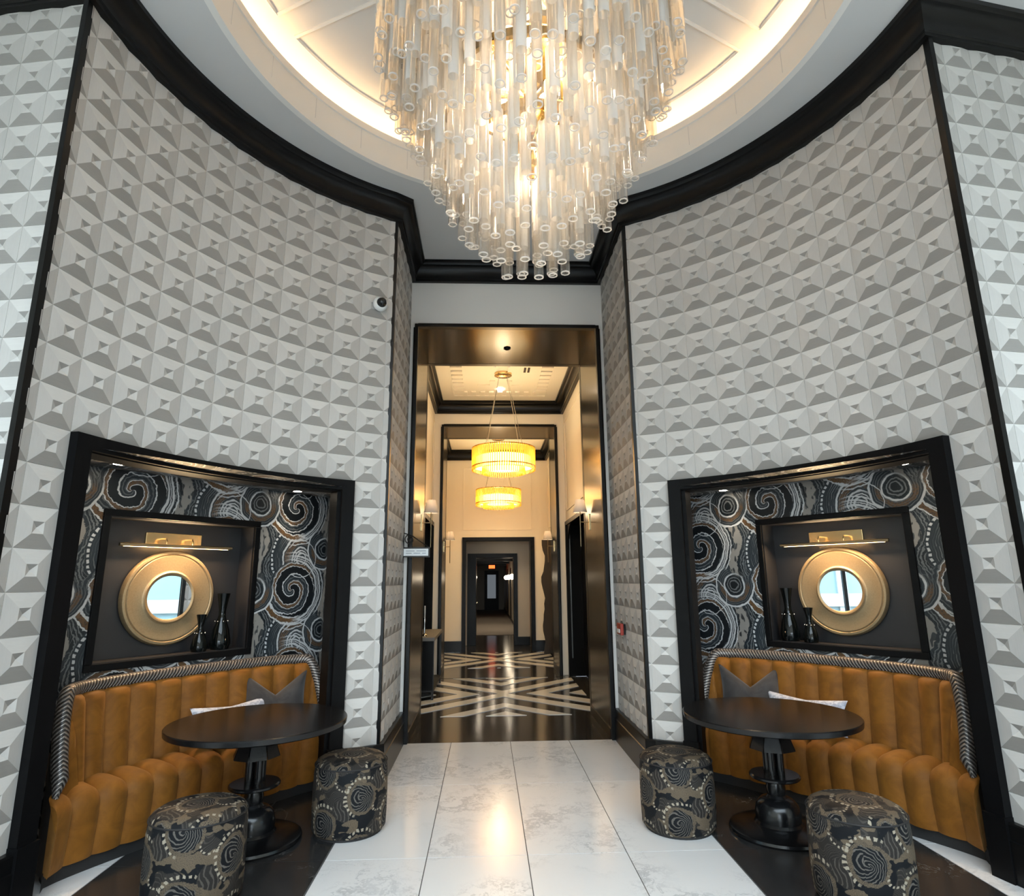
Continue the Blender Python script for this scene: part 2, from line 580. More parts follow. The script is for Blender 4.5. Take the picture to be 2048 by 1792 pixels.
# ---------------------------------------------------------------- mesh helpers
class MB:
    def __init__(self):
        self.v, self.f, self.mi, self.uv = [], [], [], []
        self.cur = 0
    def add(self, verts, faces, uvs=None):
        o = len(self.v)
        self.v += [tuple(p) for p in verts]
        for i, fc in enumerate(faces):
            self.f.append([o + k for k in fc])
            self.mi.append(self.cur)
            self.uv.append([uvs[k] for k in fc] if uvs else None)
        return self
    def box(self, x0, x1, y0, y1, z0, z1, M=None):
        vs = [(x0, y0, z0), (x1, y0, z0), (x1, y1, z0), (x0, y1, z0), (x0, y0, z1), (x1, y0, z1), (x1, y1, z1), (x0, y1, z1)]
        if M is not None:
            vs = [M @ Vector(p) for p in vs]
        return self.add(vs, [(0, 3, 2, 1), (4, 5, 6, 7), (0, 1, 5, 4), (1, 2, 6, 5), (2, 3, 7, 6), (3, 0, 4, 7)])
    def prism(self, poly, z0, z1):
        n = len(poly)
        a = sum(poly[i][0] * poly[(i + 1) % n][1] - poly[(i + 1) % n][0] * poly[i][1] for i in range(n))
        if a < 0:
            poly = poly[::-1]
        vs = [(x, y, z0) for x, y in poly] + [(x, y, z1) for x, y in poly]
        fs = [tuple(range(n - 1, -1, -1)), tuple(range(n, 2 * n))]
        fs += [(i, (i + 1) % n, n + (i + 1) % n, n + i) for i in range(n)]
        return self.add(vs, fs)
    def lathe(self, prof, seg=32, c=(0, 0), caps=True, a0=0.0, a1=2 * pi):
        full = abs(a1 - a0 - 2 * pi) < 1e-6
        n = seg if full else seg + 1
        vs, fs = [], []
        m = len(prof)
        for i in range(n):
            a = a0 + (a1 - a0) * i / seg
            vs += [(c[0] + r * cos(a), c[1] + r * sin(a), z) for r, z in prof]
        for i in range(seg):
            j = (i + 1) % n
            for k in range(m - 1):
                fs.append((i * m + k, j * m + k, j * m + k + 1, i * m + k + 1))
        if caps and full:
            if prof[0][0] > 1e-6:
                fs.append(tuple((seg - 1 - i) * m for i in range(seg)))
            if prof[-1][0] > 1e-6:
                fs.append(tuple(i * m + m - 1 for i in range(seg)))
        return self.add(vs, fs)
    def tube(self, path, rad, seg=10, closed=False, caps=True, up=Vector((0, 0, 1)), ulen=None):
        P = [Vector(p) for p in path]
        n = len(P)
        rads = rad if isinstance(rad, (list, tuple)) else [rad] * n
        vs, uvs = [], []
        L = 0
        prev = None
        for i in range(n):
            if closed:
                t = P[(i + 1) % n] - P[i - 1]
            else:
                t = P[min(i + 1, n - 1)] - P[max(i - 1, 0)]
            t.normalize()
            if prev is None:
                a = up - t * up.dot(t)
                if a.length < 1e-3:
                    a = Vector((1, 0, 0)) - t * t.x
            else:
                a = prev - t * prev.dot(t)
            a.normalize()
            prev = a
            b = t.cross(a)
            if i:
                L += (P[i] - P[i - 1]).length
            for k in range(seg):
                th = 2 * pi * k / seg
                vs.append(P[i] + (a * cos(th) + b * sin(th)) * rads[i])
                uvs.append((L, k / seg))
        fs, fu = [], []
        o = len(self.v)
        m = n if closed else n - 1
        for i in range(m):
            j = (i + 1) % n
            for k in range(seg):
                k2 = (k + 1) % seg
                fs.append((i * seg + k, i * seg + k2, j * seg + k2, j * seg + k))
                w1 = (k + 1) / seg
                fu.append([uvs[i * seg + k], (uvs[i * seg][0], w1), (uvs[j * seg][0], w1), uvs[j * seg + k]])
        if caps and not closed:
            fs.append(tuple(range(seg - 1, -1, -1))); fu.append([(0, 0)] * seg)
            fs.append(tuple((n - 1) * seg + k for k in range(seg))); fu.append([(0, 0)] * seg)
        self.v += [tuple(p) for p in vs]
        for fc, u in zip(fs, fu):
            self.f.append([o + k for k in fc]); self.mi.append(self.cur); self.uv.append(u)
        return self
    def grid(self, fn, nu, nv, flip=False):
        vs = [fn(i / nu, j / nv) for i in range(nu + 1) for j in range(nv + 1)]
        fs = []
        for i in range(nu):
            for j in range(nv):
                a, b, c, d = i * (nv + 1) + j, (i + 1) * (nv + 1) + j, (i + 1) * (nv + 1) + j + 1, i * (nv + 1) + j + 1
                fs.append((a, d, c, b) if flip else (a, b, c, d))
        return self.add(vs, fs)
    def ball(self, c, r, seg=12, rings=8):
        prof = [(r * sin(pi * i / rings), -r * cos(pi * i / rings)) for i in range(rings + 1)]
        o = len(self.v)
        self.lathe([(max(a, 1e-5), b) for a, b in prof], seg, caps=False)
        self.v[o:] = [(x + c[0], y + c[1], z + c[2]) for x, y, z in self.v[o:]]
        return self
    def xf(self, M, start=0):
        self.v[start:] = [tuple(M @ Vector(p)) for p in self.v[start:]]
        return self
    def mesh(self, name, mats, smooth=None):
        me = bpy.data.meshes.new(name)
        me.from_pydata(self.v, [], self.f)
        for m in (mats if isinstance(mats, (list, tuple)) else [mats]):
            me.materials.append(MATS[m] if isinstance(m, str) else m)
        me.polygons.foreach_set('material_index', self.mi)
        if any(u for u in self.uv):
            lay = me.uv_layers.new(name='UVMap')
            k = 0
            for u, f in zip(self.uv, self.f):
                for q in range(len(f)):
                    lay.data[k].uv = u[q] if u else (0, 0)
                    k += 1
        if smooth is not None:
            me.polygons.foreach_set('use_smooth', [True] * len(me.polygons))
            me.set_sharp_from_angle(angle=radians(smooth))
        me.update()
        return me
    def build(self, name, mats, parent=None, smooth=None, bevel=0.0, weld=False):
        me = self.mesh(name, mats, smooth)
        if weld:
            bm = bmesh.new(); bm.from_mesh(me)
            bmesh.ops.remove_doubles(bm, verts=bm.verts, dist=1e-5)
            bm.to_mesh(me); bm.free()
        return link(name, me, parent, bevel)

def link(name, me, parent=None, bevel=0.0):
    o = bpy.data.objects.new(name, me)
    COL.objects.link(o)
    if parent is not None:
        o.parent = parent
    if bevel:
        b = o.modifiers.new('bevel', 'BEVEL')
        b.width = bevel; b.segments = 2; b.limit_method = 'ANGLE'; b.angle_limit = radians(40)
        b.harden_normals = False
    return o
def tag(o, label, cat, group=None):
    o['label'] = label; o['category'] = cat
    if group:
        o['group'] = group
    return o
def empty(name, loc=(0, 0, 0), rz=0.0):
    o = bpy.data.objects.new(name, None)
    o.empty_display_size = .1
    COL.objects.link(o)
    o.location = loc; o.rotation_euler = (0, 0, rz)
    return o
def struct(o, label=None):
    o['kind'] = 'structure'
    if label:
        o['label'] = label
    return o
def copy_tree(o, parent=None):
    c = o.copy(); COL.objects.link(c); c.parent = parent
    for ch in list(o.children):
        copy_tree(ch, c)
    return c
def lamp(name, kind, parent, loc, energy, color=WARM, rot=(0, 0, 0), size=.05, size_y=None, spot=None, blend=.5):
    l = bpy.data.lights.new(name, kind)
    l.energy = energy; l.color = color
    if kind == 'AREA':
        l.size = size
        if size_y:
            l.shape = 'RECTANGLE'; l.size_y = size_y
    else:
        l.shadow_soft_size = size
    if spot:
        l.spot_size = spot; l.spot_blend = blend
    o = bpy.data.objects.new(name, l)
    COL.objects.link(o)
    o.parent = parent; o.location = loc; o.rotation_euler = rot
    return o

# ---------------------------------------------------------------- measured layout
RC, YC = 2.6712, 2.9816             # rotunda radius and centre depth
XJ, YN, YD = 1.1297, 5.42, 6.6366   # passage half width, where the curved wall ends, door wall depth
ZB, ZT = .30, 5.06                  # baseboard top, crown bottom
ZCEIL = 5.28
CP = .165                           # crown projection
A0 = radians(24.95)
SIDES = {-1: (26.4, 5.32, 86.6), 1: (25.9, 5.245, 84.9)}    # first tile joint, tile step, end of the curve (degrees)
def use(s):
    global TN0, TSTEP, A1, NA, NB, FLAT0
    TN0, TSTEP, a = SIDES[s]
    A1 = radians(a)
    NA, NB = radians(TN0 + TSTEP), radians(TN0 + 10 * TSTEP)      # alcove opening
    FLAT0 = cyl_pt(A1)
ZN, ZP = 4.903, .2228               # tile node heights
AX = radians(54.7)
def cyl_pt(a, r=RC):
    return (r * sin(a), YC + r * cos(a))
FDIR = Vector((.985, .155))         # run of the flat wall away from the rotunda

# ---------------------------------------------------------------- floor
fl = struct(MB().box(-SX - .1, SX + .1, BY - .1, YD, -.06, -.004).build('floor', 'grout'), 'polished marble floor of the rotunda')
TW, TL = .5974, 1.3029
def floor_tile(x0, x1, y0, y1, mat, g=.0028):
    cx, cy = (x0 + x1) / 2, (y0 + y1) / 2
    key = (round(x1 - x0, 3), round(y1 - y0, 3), mat)
    if key not in floor_tile.c:
        hx, hy = (x1 - x0) / 2 - g, (y1 - y0) / 2 - g
        floor_tile.c[key] = MB().box(-hx, hx, -hy, hy, -.012, 0).mesh('floor_tile', mat)
    o = link('floor_tile', floor_tile.c[key], fl)
    o.location = (cx, cy, 0)
    return o
floor_tile.c = {}
ny = 10
for j in range(ny):
    y1 = YD - j * TL
    y0 = max(y1 - TL, BY)
    for i in range(-2, 2):
        floor_tile(i * TW, (i + 1) * TW, y0, y1, 'marble_white')
    for s in (-1, 1):
        if y0 > 6.2: continue
        for (a, b) in ((2 * TW + .006, 3.04 * TW), (3.04 * TW, 4.06 * TW)):
            if y1 > 5.9:
                continue
            floor_tile(*sorted((s * a, s * b)), y0, y1, 'marble_black')
        x = 4.06 * TW
        while x < SX - .05 and y1 < 5.9:
            xe = min(x + TW, SX)
            floor_tile(*sorted((s * x, s * xe)), y0, y1, 'marble_white')
            x = xe

# ---------------------------------------------------------------- relief tiles
TILE_RAISE, TILE_DIP = .013, .012
def tile_mesh(w, h, f0=0.0, f1=1.0):
    """Raised square frustum with a sunken inverted pyramid; f0..f1 is the piece kept across its width."""
    key = (round(w, 4), round(h, 4), round(f0, 3), round(f1, 3))
    if key in tile_mesh.c:
        return tile_mesh.c[key]
    hw, hh = w / 2 - .0012, h / 2 - .0012
    iw, ih = w * .145, h * .145
    R, D = TILE_RAISE, TILE_RAISE - TILE_DIP
    bm = bmesh.new()
    o = [bm.verts.new(p) for p in ((-hw, -hh, .004), (hw, -hh, .004), (hw, hh, .004), (-hw, hh, .004))]
    n = [bm.verts.new(p) for p in ((-iw, -ih, R), (iw, -ih, R), (iw, ih, R), (-iw, ih, R))]
    c = bm.verts.new((0, 0, D))
    b = [bm.verts.new(p) for p in ((-hw, -hh, -.004), (hw, -hh, -.004), (hw, hh, -.004), (-hw, hh, -.004))]
    for i in range(4):
        j = (i + 1) % 4
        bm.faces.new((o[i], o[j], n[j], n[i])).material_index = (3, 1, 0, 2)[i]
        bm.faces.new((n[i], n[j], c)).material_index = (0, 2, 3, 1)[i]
        bm.faces.new((b[i], b[j], o[j], o[i]))
    for fx, sgn in ((f0, -1), (f1, 1)):
        if (sgn < 0 and fx > 0) or (sgn > 0 and fx < 1):
            bmesh.ops.bisect_plane(bm, geom=bm.verts[:] + bm.edges[:] + bm.faces[:], plane_co=(-w / 2 + w * fx, 0, 0), plane_no=(sgn, 0, 0), clear_outer=True)
    me = bpy.data.meshes.new('relief_tile')
    bm.to_mesh(me); bm.free()
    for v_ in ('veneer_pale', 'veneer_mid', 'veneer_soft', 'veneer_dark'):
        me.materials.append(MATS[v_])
    tile_mesh.c[key] = me
    return me
tile_mesh.c = {}
def place_tile(me, parent, pos, xdir):
    X_ = Vector((xdir[0], xdir[1], 0)).normalized()
    Z_ = X_.cross(Vector((0, 0, 1)))          # normal = x cross up
    M = Matrix.Identity(4)
    for i in range(3):
        M[i][0], M[i][1], M[i][2], M[i][3] = X_[i], (0, 0, 1)[i], Z_[i], pos[i]
    o = link('relief_tile', me, parent)
    o.matrix_local = M
    return o
rows = [ZN + ZP * (1 - k) - ZP / 2 for k in range(22)]   # centres, top row runs behind the crown

def arc_strip(a, b, z0, z1, n=40, r=RC, thick=.12):
    m = MB()
    for i in range(n):
        p, q = a + (b - a) * i / n, a + (b - a) * (i + 1) / n
        m.prism([cyl_pt(p, r), cyl_pt(q, r), cyl_pt(q, r + thick), cyl_pt(p, r + thick)], z0, z1)
    return m
NZ = ZN - 11 * ZP                                             # top of niche frame
for s, side in ((-1, 'left'), (1, 'right')):
    use(s)
    m = arc_strip(s * A0, s * NA, 0, ZCEIL, 4)
    m.v += []
    for part in (arc_strip(s * NA, s * NB, NZ - .02, ZCEIL, 30), arc_strip(s * NB, s * A1, 0, ZCEIL, 5, thick=.03)):
        m.add(part.v, part.f)
    wall = struct(m.build('wall_curved_' + side, 'white_plaster'), 'curved rotunda wall clad in grey pyramid relief tiles, %s of the passage' % side)
    tw = 2 * RC * sin(radians(TSTEP) / 2) * .9995
    for k in range(-1, 12):
        f0, f1 = 0.0, 1.0
        if k == -1: f0 = 1 - (TN0 - degrees(A0)) / TSTEP
        if k == 11: f1 = (degrees(A1) - TN0 - 11 * TSTEP) / TSTEP
        am = radians(TN0 + (k + .5) * TSTEP)
        rc = RC * cos(radians(TSTEP) / 2)
        x, y = s * rc * sin(am), YC + rc * cos(am)
        # x axis of the tile so that its normal faces the room centre
        inward = Vector((-x, -(y - YC), 0)).normalized()
        xd = Vector((0, 0, 1)).cross(inward)
        if s > 0:
            # +x runs towards smaller angle or larger angle depending on side
            g0, g1 = f0, f1
        else:
            g0, g1 = 1 - f1, 1 - f0
        # determine direction: tangent of growing angle
        tang = Vector((s * cos(am), -sin(am), 0))
        if tang.dot(xd) > 0:
            q0, q1 = f0, f1
        else:
            q0, q1 = 1 - f1, 1 - f0
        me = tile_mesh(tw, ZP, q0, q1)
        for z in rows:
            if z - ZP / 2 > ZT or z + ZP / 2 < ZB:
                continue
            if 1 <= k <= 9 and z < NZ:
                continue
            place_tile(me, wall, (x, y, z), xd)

    # flat wall outside the rotunda
    P0 = Vector((s * FLAT0[0], FLAT0[1])); d = Vector((s * FDIR.x, FDIR.y)).normalized()
    Lf = (SX - abs(P0.x)) / abs(d.x) + .1
    nrm = Vector((d.y, -d.x)) if s < 0 else Vector((-d.y, d.x))
    if nrm.y > 0: nrm = -nrm
    q = P0 + d * Lf
    m = MB().prism([tuple(P0), tuple(q), tuple(q - nrm * .12), tuple(P0 + d * .06 - nrm * .12)], 0, ZCEIL)
    wallf = struct(m.build('wall_flat_' + side, 'white_plaster'), 'flat wall of grey pyramid relief tiles beside the rotunda, far %s' % side)
    tf = .2165
    xd = d if (Vector((d.x, d.y, 0)).cross(Vector((0, 0, 1)))).dot(Vector((nrm.x, nrm.y, 0))) > 0 else -d
    off = -.03 if s < 0 else -.10
    for k in range(0, 9):
        c = off + tf * (k + .5)
        f0 = max(0, (.012 - (c - tf / 2)) / tf)
        q0, q1 = (f0, 1) if xd.dot(d) > 0 else (0, 1 - f0)
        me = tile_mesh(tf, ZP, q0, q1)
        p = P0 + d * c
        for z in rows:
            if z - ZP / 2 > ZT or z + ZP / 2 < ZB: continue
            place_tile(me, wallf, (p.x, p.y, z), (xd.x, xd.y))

    # jamb wall of the passage
    m = MB().box(*sorted((s * XJ, s * (XJ + .12))), YN, YD, 0, ZCEIL)
    wj = struct(m.build('wall_jamb_' + side, 'white_plaster'), 'tiled side wall of the passage, %s of the doorway' % side)
    nt_ = 5
    tj = (YD - YN - .02) / nt_
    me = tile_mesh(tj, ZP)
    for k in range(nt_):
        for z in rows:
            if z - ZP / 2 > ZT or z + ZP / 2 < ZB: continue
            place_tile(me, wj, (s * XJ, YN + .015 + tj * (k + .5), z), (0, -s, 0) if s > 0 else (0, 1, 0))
    # black corner strips
    a = A0 - .003
    cx, cy = cyl_pt(a)
    struct(MB().box(s * XJ - .018, s * XJ + .012, YN - .035, YN + .010, ZB, ZT + .02).build('trim_corner_passage_' + side, 'black_trim'))
    struct(MB().box(P0.x - .014, P0.x + .014, P0.y - .042, P0.y + .01, ZB, ZT + .02).build('trim_corner_rotunda_' + side, 'black_trim'))

# ---------------------------------------------------------------- sweeps: crown and baseboards
def sweep(path, prof, closed=False):
    """path: list of xy; prof: list of (offset to the right of travel, z)."""
    P = [Vector(p) for p in path]
    n = len(P)
    m = MB()
    rings = []
    for i in range(n):
        if closed:
            d0 = (P[i] - P[i - 1]).normalized(); d1 = (P[(i + 1) % n] - P[i]).normalized()
        else:
            d1 = (P[min(i + 1, n - 1)] - P[min(i, n - 2)]).normalized()
            d0 = (P[max(i, 1)] - P[max(i - 1, 0)]).normalized()
        n0, n1 = Vector((d0.y, -d0.x)), Vector((d1.y, -d1.x))
        b = (n0 + n1)
        b = b / max(b.dot(n0), .2) if b.length > 1e-6 else n0
        rings.append([(P[i].x + b.x * o, P[i].y + b.y * o, z) for o, z in prof])
    k = len(prof)
    vs = [v for r in rings for v in r]
    fs = []
    for i in range(n if closed else n - 1):
        j = (i + 1) % n
        for a in range(k - 1):
            fs.append((i * k + a, i * k + a + 1, j * k + a + 1, j * k + a))
    if not closed:
        fs.append(tuple(range(k))); fs.append(tuple((n - 1) * k + a for a in range(k - 1, -1, -1)))
    return m.add(vs, fs)
def crown_prof(z0, z1, p):
    h = z1 - z0
    pr = [(-.02, z0), (p * .30, z0), (p * .30, z0 + h * .12), (p * .38, z0 + h * .15)]
    for i in range(9):
        a = i / 8 * pi / 2
        pr.append((p * .38 + p * .50 * (1 - cos(a)), z0 + h * .17 + h * .58 * sin(a)))
    pr += [(p * .92, z0 + h * .80), (p, z0 + h * .84), (p, z1), (-.02, z1)]
    return pr
use(-1)
PL0 = Vector((-FLAT0[0], FLAT0[1]))
arcL = [cyl_pt(-(A1 + (A0 - A1) * i / 36)) for i in range(37)]
use(1)
PR0 = Vector(FLAT0)
arcR = [cyl_pt(A0 + (A1 - A0) * i / 36) for i in range(37)]
dl = Vector((-FDIR.x, FDIR.y)).normalized()
dr = Vector((FDIR.x, FDIR.y)).normalized()
crown_path = [tuple(PL0 + dl * 2.1)] + arcL[:-1] + [(-XJ, YN), (-XJ, YD), (XJ, YD), (XJ, YN)] + arcR[1:] + [tuple(PR0 + dr * 2.1)]
struct(sweep(crown_path, crown_prof(ZT, ZCEIL, CP)).build('trim_crown', 'black_trim', smooth=30), 'black crown moulding running around the rotunda and passage')
base_prof = [(-.02, 0), (.058, 0), (.058, .21), (.050, .215), (.050, ZB - .01), (.044, ZB), (-.02, ZB)]
def arc_pts(a, b, n=8):
    return [cyl_pt(a + (b - a) * i / n) for i in range(n + 1)]
CO = 1.078
for s, side in ((-1, 'left'), (1, 'right')):
    use(s)
    P0 = PL0 if s < 0 else PR0
    d = dl if s < 0 else dr
    outer = [tuple(P0 + d * 2.1)] + [(s * x if False else x, y) for x, y in arc_pts(s * A1, s * NB, 4)]
    inner = arc_pts(s * NA, s * A0, 5)[:-1] + [(s * XJ, YN), (s * XJ, YD), (s * (CO - .004), YD)]
    if s > 0:
        outer = outer[::-1]; inner = inner[::-1]
    struct(sweep(outer, base_prof).build('baseboard_outer_' + side, 'black_trim'))
    struct(sweep(inner, base_prof).build('baseboard_inner_' + side, 'black_trim'))

# ---------------------------------------------------------------- door wall and first portal
def door_wall(name, y, hw, zt, ow, oz, mat, label, thick=.1):
    m = MB()
    for s in (-1, 1):
        m.box(*sorted((s * ow, s * hw)), y, y + thick, 0, zt)
    m.box(-ow, ow, y, y + thick, oz, zt)
    return struct(m.build(name, mat), label)
P1H, P1W = 4.49, 1.04
door_wall('wall_back', YD, XJ + .15, ZCEIL, P1W + .01, P1H + .01, 'white_plaster', 'plain white wall above and beside the tall doorway')
def portal_frame(n, y0, y1, w, h, lip, mat_lip='black_trim'):
    e = struct(empty('door_%d' % n, (0, y0, 0)), 'tall dark bronze lined portal, %s from the rotunda' % ['first', 'second'][n - 1])
    for s in (-1, 1):
        MB().box(*sorted((s * w, s * (w + .05))), -.02, y1 - y0 + .02, 0, h).build('reveal_panel', 'bronze', e)
        MB().box(*sorted((s * (w - .003), s * (w + lip))), -.045, .035, 0, h + lip).build('casing', mat_lip, e, bevel=.004)
        MB().box(*sorted((s * (w - .003), s * (w + lip))), y1 - y0 - .04, y1 - y0 + .05, 0, h + lip).build('casing', mat_lip, e, bevel=.004)
        MB().box(*sorted((s * (w - .008), s * (w + .02))), .0, y1 - y0, 0, .10).build('plinth', mat_lip, e)
    MB().box(-w, w, -.02, y1 - y0 + .02, h, h + .05).build('soffit_panel', 'bronze', e)
    MB().box(-w - lip, w + lip, -.046, .034, h - .003, h + lip).build('casing', mat_lip, e, bevel=.004)
    MB().box(-w - lip, w + lip, y1 - y0 - .04, y1 - y0 + .05, h - .003, h + lip).build('casing', mat_lip, e, bevel=.004)
    return e
Y2 = 7.86
portal_frame(1, YD, Y2, P1W, P1H, .036)
Y3, Y4 = 10.95, 11.9
R2W = 1.20
P2W, P2H = 1.03, 4.40

# sprinkler discs in the portal soffits
o = MB().lathe([(.045, 0), (.045, -.012), (.03, -.02), (.012, -.03)], 18).build('sprinkler_head', 'plastic_black', None, smooth=40)
o.location = (.02, 7.25, P1H); tag(o, 'small dark sprinkler head in the first portal soffit', 'sprinkler')

# ---------------------------------------------------------------- corridor floor
cf = struct(MB().box(-1.7, 1.7, YD, 19.0, -.06, -.004).build('floor_corridor', 'inlay_dark'), 'dark polished floor with white chevron inlays in the corridor')
def slab(x0, x1, y0, y1, mat):
    o = MB().box(x0 + .002, x1 - .002, y0 + .002, y1 - .002, -.012, 0).build('floor_slab', mat, cf)
for (y0, y1) in ((YD, 7.80), (10.78, 11.86)):
    slab(-1.10, 0, y0, y1, 'inlay_dark'); slab(0, 1.10, y0, y1, 'inlay_dark')
def clip_half(poly, a, b, c):    # keep a*x+b*y<=c
    out = []
    for i in range(len(poly)):
        p, q = poly[i], poly[(i + 1) % len(poly)]
        fp, fq = a * p[0] + b * p[1] - c, a * q[0] + b * q[1] - c
        if fp <= 0: out.append(p)
        if (fp < 0 < fq) or (fq < 0 < fp):
            t_ = fp / (fp - fq)
            out.append((p[0] + (q[0] - p[0]) * t_, p[1] + (q[1] - p[1]) * t_))
    return out
def star(cy, hx, hy, k=.966):
    for (c0, c1) in ((-3, -.93), (-.63, -.33), (-.06, .23), (.685, .95), (1.215, 3)):
        poly = [(0, 0), (hx, 0), (hx, hy), (0, hy)]
        poly = clip_half(poly, -k, 1, c1)
        poly = clip_half(poly, k, -1, -c0) if len(poly) > 2 else poly
        if len(poly) < 3: continue
        me = MB().prism(poly, -.003, .0025)
        for sx in (1, -1):
            for sy in (1, -1):
                MB().prism([(sx * a, cy + sy * b) for a, b in poly], -.003, .0025).build('inlay_strip', 'inlay_white', cf)
star(9.29, 1.18, 1.455)
star(13.19, 1.18, 1.25)

# ---------------------------------------------------------------- corridor rooms
def rect_mould(parent, plane, p0, p1, q0, q1, at, w=.02, d=.014, mat='cream_wall', inward=1):
    """thin raised rectangular frame on a wall; plane 'x' or 'y'"""
    for (a0, a1, b0, b1) in ((p0, p1, q0, q0 + w), (p0, p1, q1 - w, q1), (p0, p0 + w, q0 + w, q1 - w), (p1 - w, p1, q0 + w, q1 - w)):
        if plane == 'x':
            MB().box(*sorted((at, at + inward * d)), a0, a1, b0, b1).build('moulding', mat, parent)
        else:
            MB().box(a0, a1, *sorted((at, at + inward * d)), b0, b1).build('moulding', mat, parent)
ZC2 = 4.87
# room behind the first portal
for s, side in ((-1, 'left'), (1, 'right')):
    m = MB()
    x0, x1 = sorted((s * R2W, s * (R2W + .10)))
    m.box(x0, x1, Y2, 8.05, 0, ZC2); m.box(x0, x1, 10.88, Y3 + .1, 0, ZC2); m.box(x0, x1, 8.05, 10.88, 2.62, ZC2)
    w = struct(m.build('wall_corridor_' + side, 'cream_wall'), 'cream panelled wall of the first corridor room, %s side' % side)
    rect_mould(w, 'x', 8.15, 10.75, 2.80, 4.45, s * R2W, inward=-s)
    # black opening surround with curved upper corners
    e = struct(empty('door_%d' % (4 + (s > 0)), (s * R2W, 9.465, 0)), 'black arched side opening in the corridor, %s side' % side)
    MB().box(*sorted((s * .30, s * .36)), -1.45, 1.45, 0, 2.8).build('back_panel', 'black_door', e)
    for yy in (-1.415, 1.345):
        MB().box(*sorted((-s * .03, s * .32)), yy, yy + .07, 0, 2.62).build('jamb', 'black_door', e)
    MB().box(*sorted((-s * .03, s * .32)), -1.415, 1.415, 2.55, 2.62).build('head', 'black_door', e)
    for sy in (-1, 1):          # arched spandrels
        pts = [(sy * 1.345, 2.55)] + [(sy * (1.345 - .5 * (1 - cos(a))) , 2.55 - .5 * (1 - sin(a))) for a in [i / 8 * pi / 2 for i in range(9)]]
        mm = MB()
        n_ = len(pts)
        xa, xb = sorted((s * .0, s * .03))
        vs = [(xa, y, z) for y, z in pts] + [(xb, y, z) for y, z in pts]
        mm.add(vs, [tuple(range(n_)), tuple(range(2 * n_ - 1, n_ - 1, -1))] + [(i, (i + 1) % n_, n_ + (i + 1) % n_, n_ + i) for i in range(n_)])
        mm.build('spandrel', 'black_door', e)
    if s > 0:
        for k in range(3):
            MB().box(s * .24, s * .30, -1.33 + k * .89, -.45 + k * .89, .02, 2.5).build('door_panel', 'black_door', e, bevel=.006)
        MB().box(s * .02, s * .04, 1.27, 1.29, .3, 2.5).build('pull_bar', 'chrome', e)
m = MB().box(-R2W, R2W, Y2, Y3, ZC2, ZC2 + .06)
c2 = struct(m.build('ceiling_corridor', 'cream_wall'), 'cream corridor ceiling with raised geometric plaster blocks')
# plaster relief: rings of rectangular blocks
def relief_block(x, y, sx, sy):
    MB().box(x - sx / 2, x + sx / 2, y - sy / 2, y + sy / 2, ZC2 - .022, ZC2 + .001).build('plaster_block', 'cream_wall', c2)
for sy in (-1, 1):
    for k in range(9):
        relief_block(-.62 + k * .155, 9.4 + sy * .93, .085, .20)
for sx in (-1, 1):
    for k in range(9):
        relief_block(sx * .72, 8.62 + k * .195, .18, .10)
for sy in (-1, 1):
    for sx in (-1, 1):
        relief_block(sx * .26, 9.4 + sy * .50, .26, .10); relief_block(sx * .14, 9.4 + sy * .34, .09, .22)
rect_mould(c2, 'y', 0, 0, 0, 0, 0) if False else None
for (x0, x1, y0, y1) in ((-.84, .84, 8.30, 8.325), (-.84, .84, 10.475, 10.5), (-.84, -.815, 8.325, 10.475), (.815, .84, 8.325, 10.475)):
    MB().box(x0, x1, y0, y1, ZC2 - .014, ZC2).build('ceiling_moulding', 'cream_wall', c2)
struct(sweep([(-R2W, Y2), (-R2W, Y3), (R2W, Y3), (R2W, Y2)], crown_prof(4.65, ZC2, .16), closed=True).build('trim_crown_corridor', 'black_trim', smooth=30))
door_wall('wall_portal_rear', Y2 - .1, R2W + .1, ZC2, P1W + .01, P1H + .01, 'cream_wall', 'cream back side of the first portal wall', .1)
door_wall('wall_corridor_mid', Y3, R2W + .1, ZC2, P2W + .01, P2H + .01, 'cream_wall', 'cream wall around the second portal')
portal_frame(2, Y3, Y4, P2W, P2H, .036)
bp2 = [(-.02, 0), (.03, 0), (.03, .2), (-.02, .2)]
# room behind the second portal
Y5, R3W, ZC3 = 14.6, 1.25, 4.72
for s, side in ((-1, 'left'), (1, 'right')):
    x0, x1 = sorted((s * R3W, s * (R3W + .1)))
    w = struct(MB().box(x0, x1, Y4, Y5 + .1, 0, ZC3).build('wall_inner_' + side, 'cream_wall'), 'cream side wall of the second corridor room, %s side' % side)
    rect_mould(w, 'x', 12.1, 14.4, 2.8, 4.3, s * R3W, inward=-s)
    struct(MB().box(*sorted((s * R3W, s * (R3W - .03))), Y4, Y5, 0, .26).build('baseboard_inner_room_' + side, 'black_trim'))
struct(MB().box(-R3W, R3W, Y4, Y5, ZC3, ZC3 + .06).build('ceiling_inner', 'cream_wall'))
struct(sweep([(-R3W, Y4), (-R3W, Y5), (R3W, Y5), (R3W, Y4)], crown_prof(4.48, ZC3, .17), closed=True).build('trim_crown_inner', 'black_trim', smooth=30))
door_wall('wall_portal_inner_rear', Y4 - .1, R3W + .1, ZC3, P2W + .01, P2H + .01, 'cream_wall', 'cream back side of the second portal wall', .1)
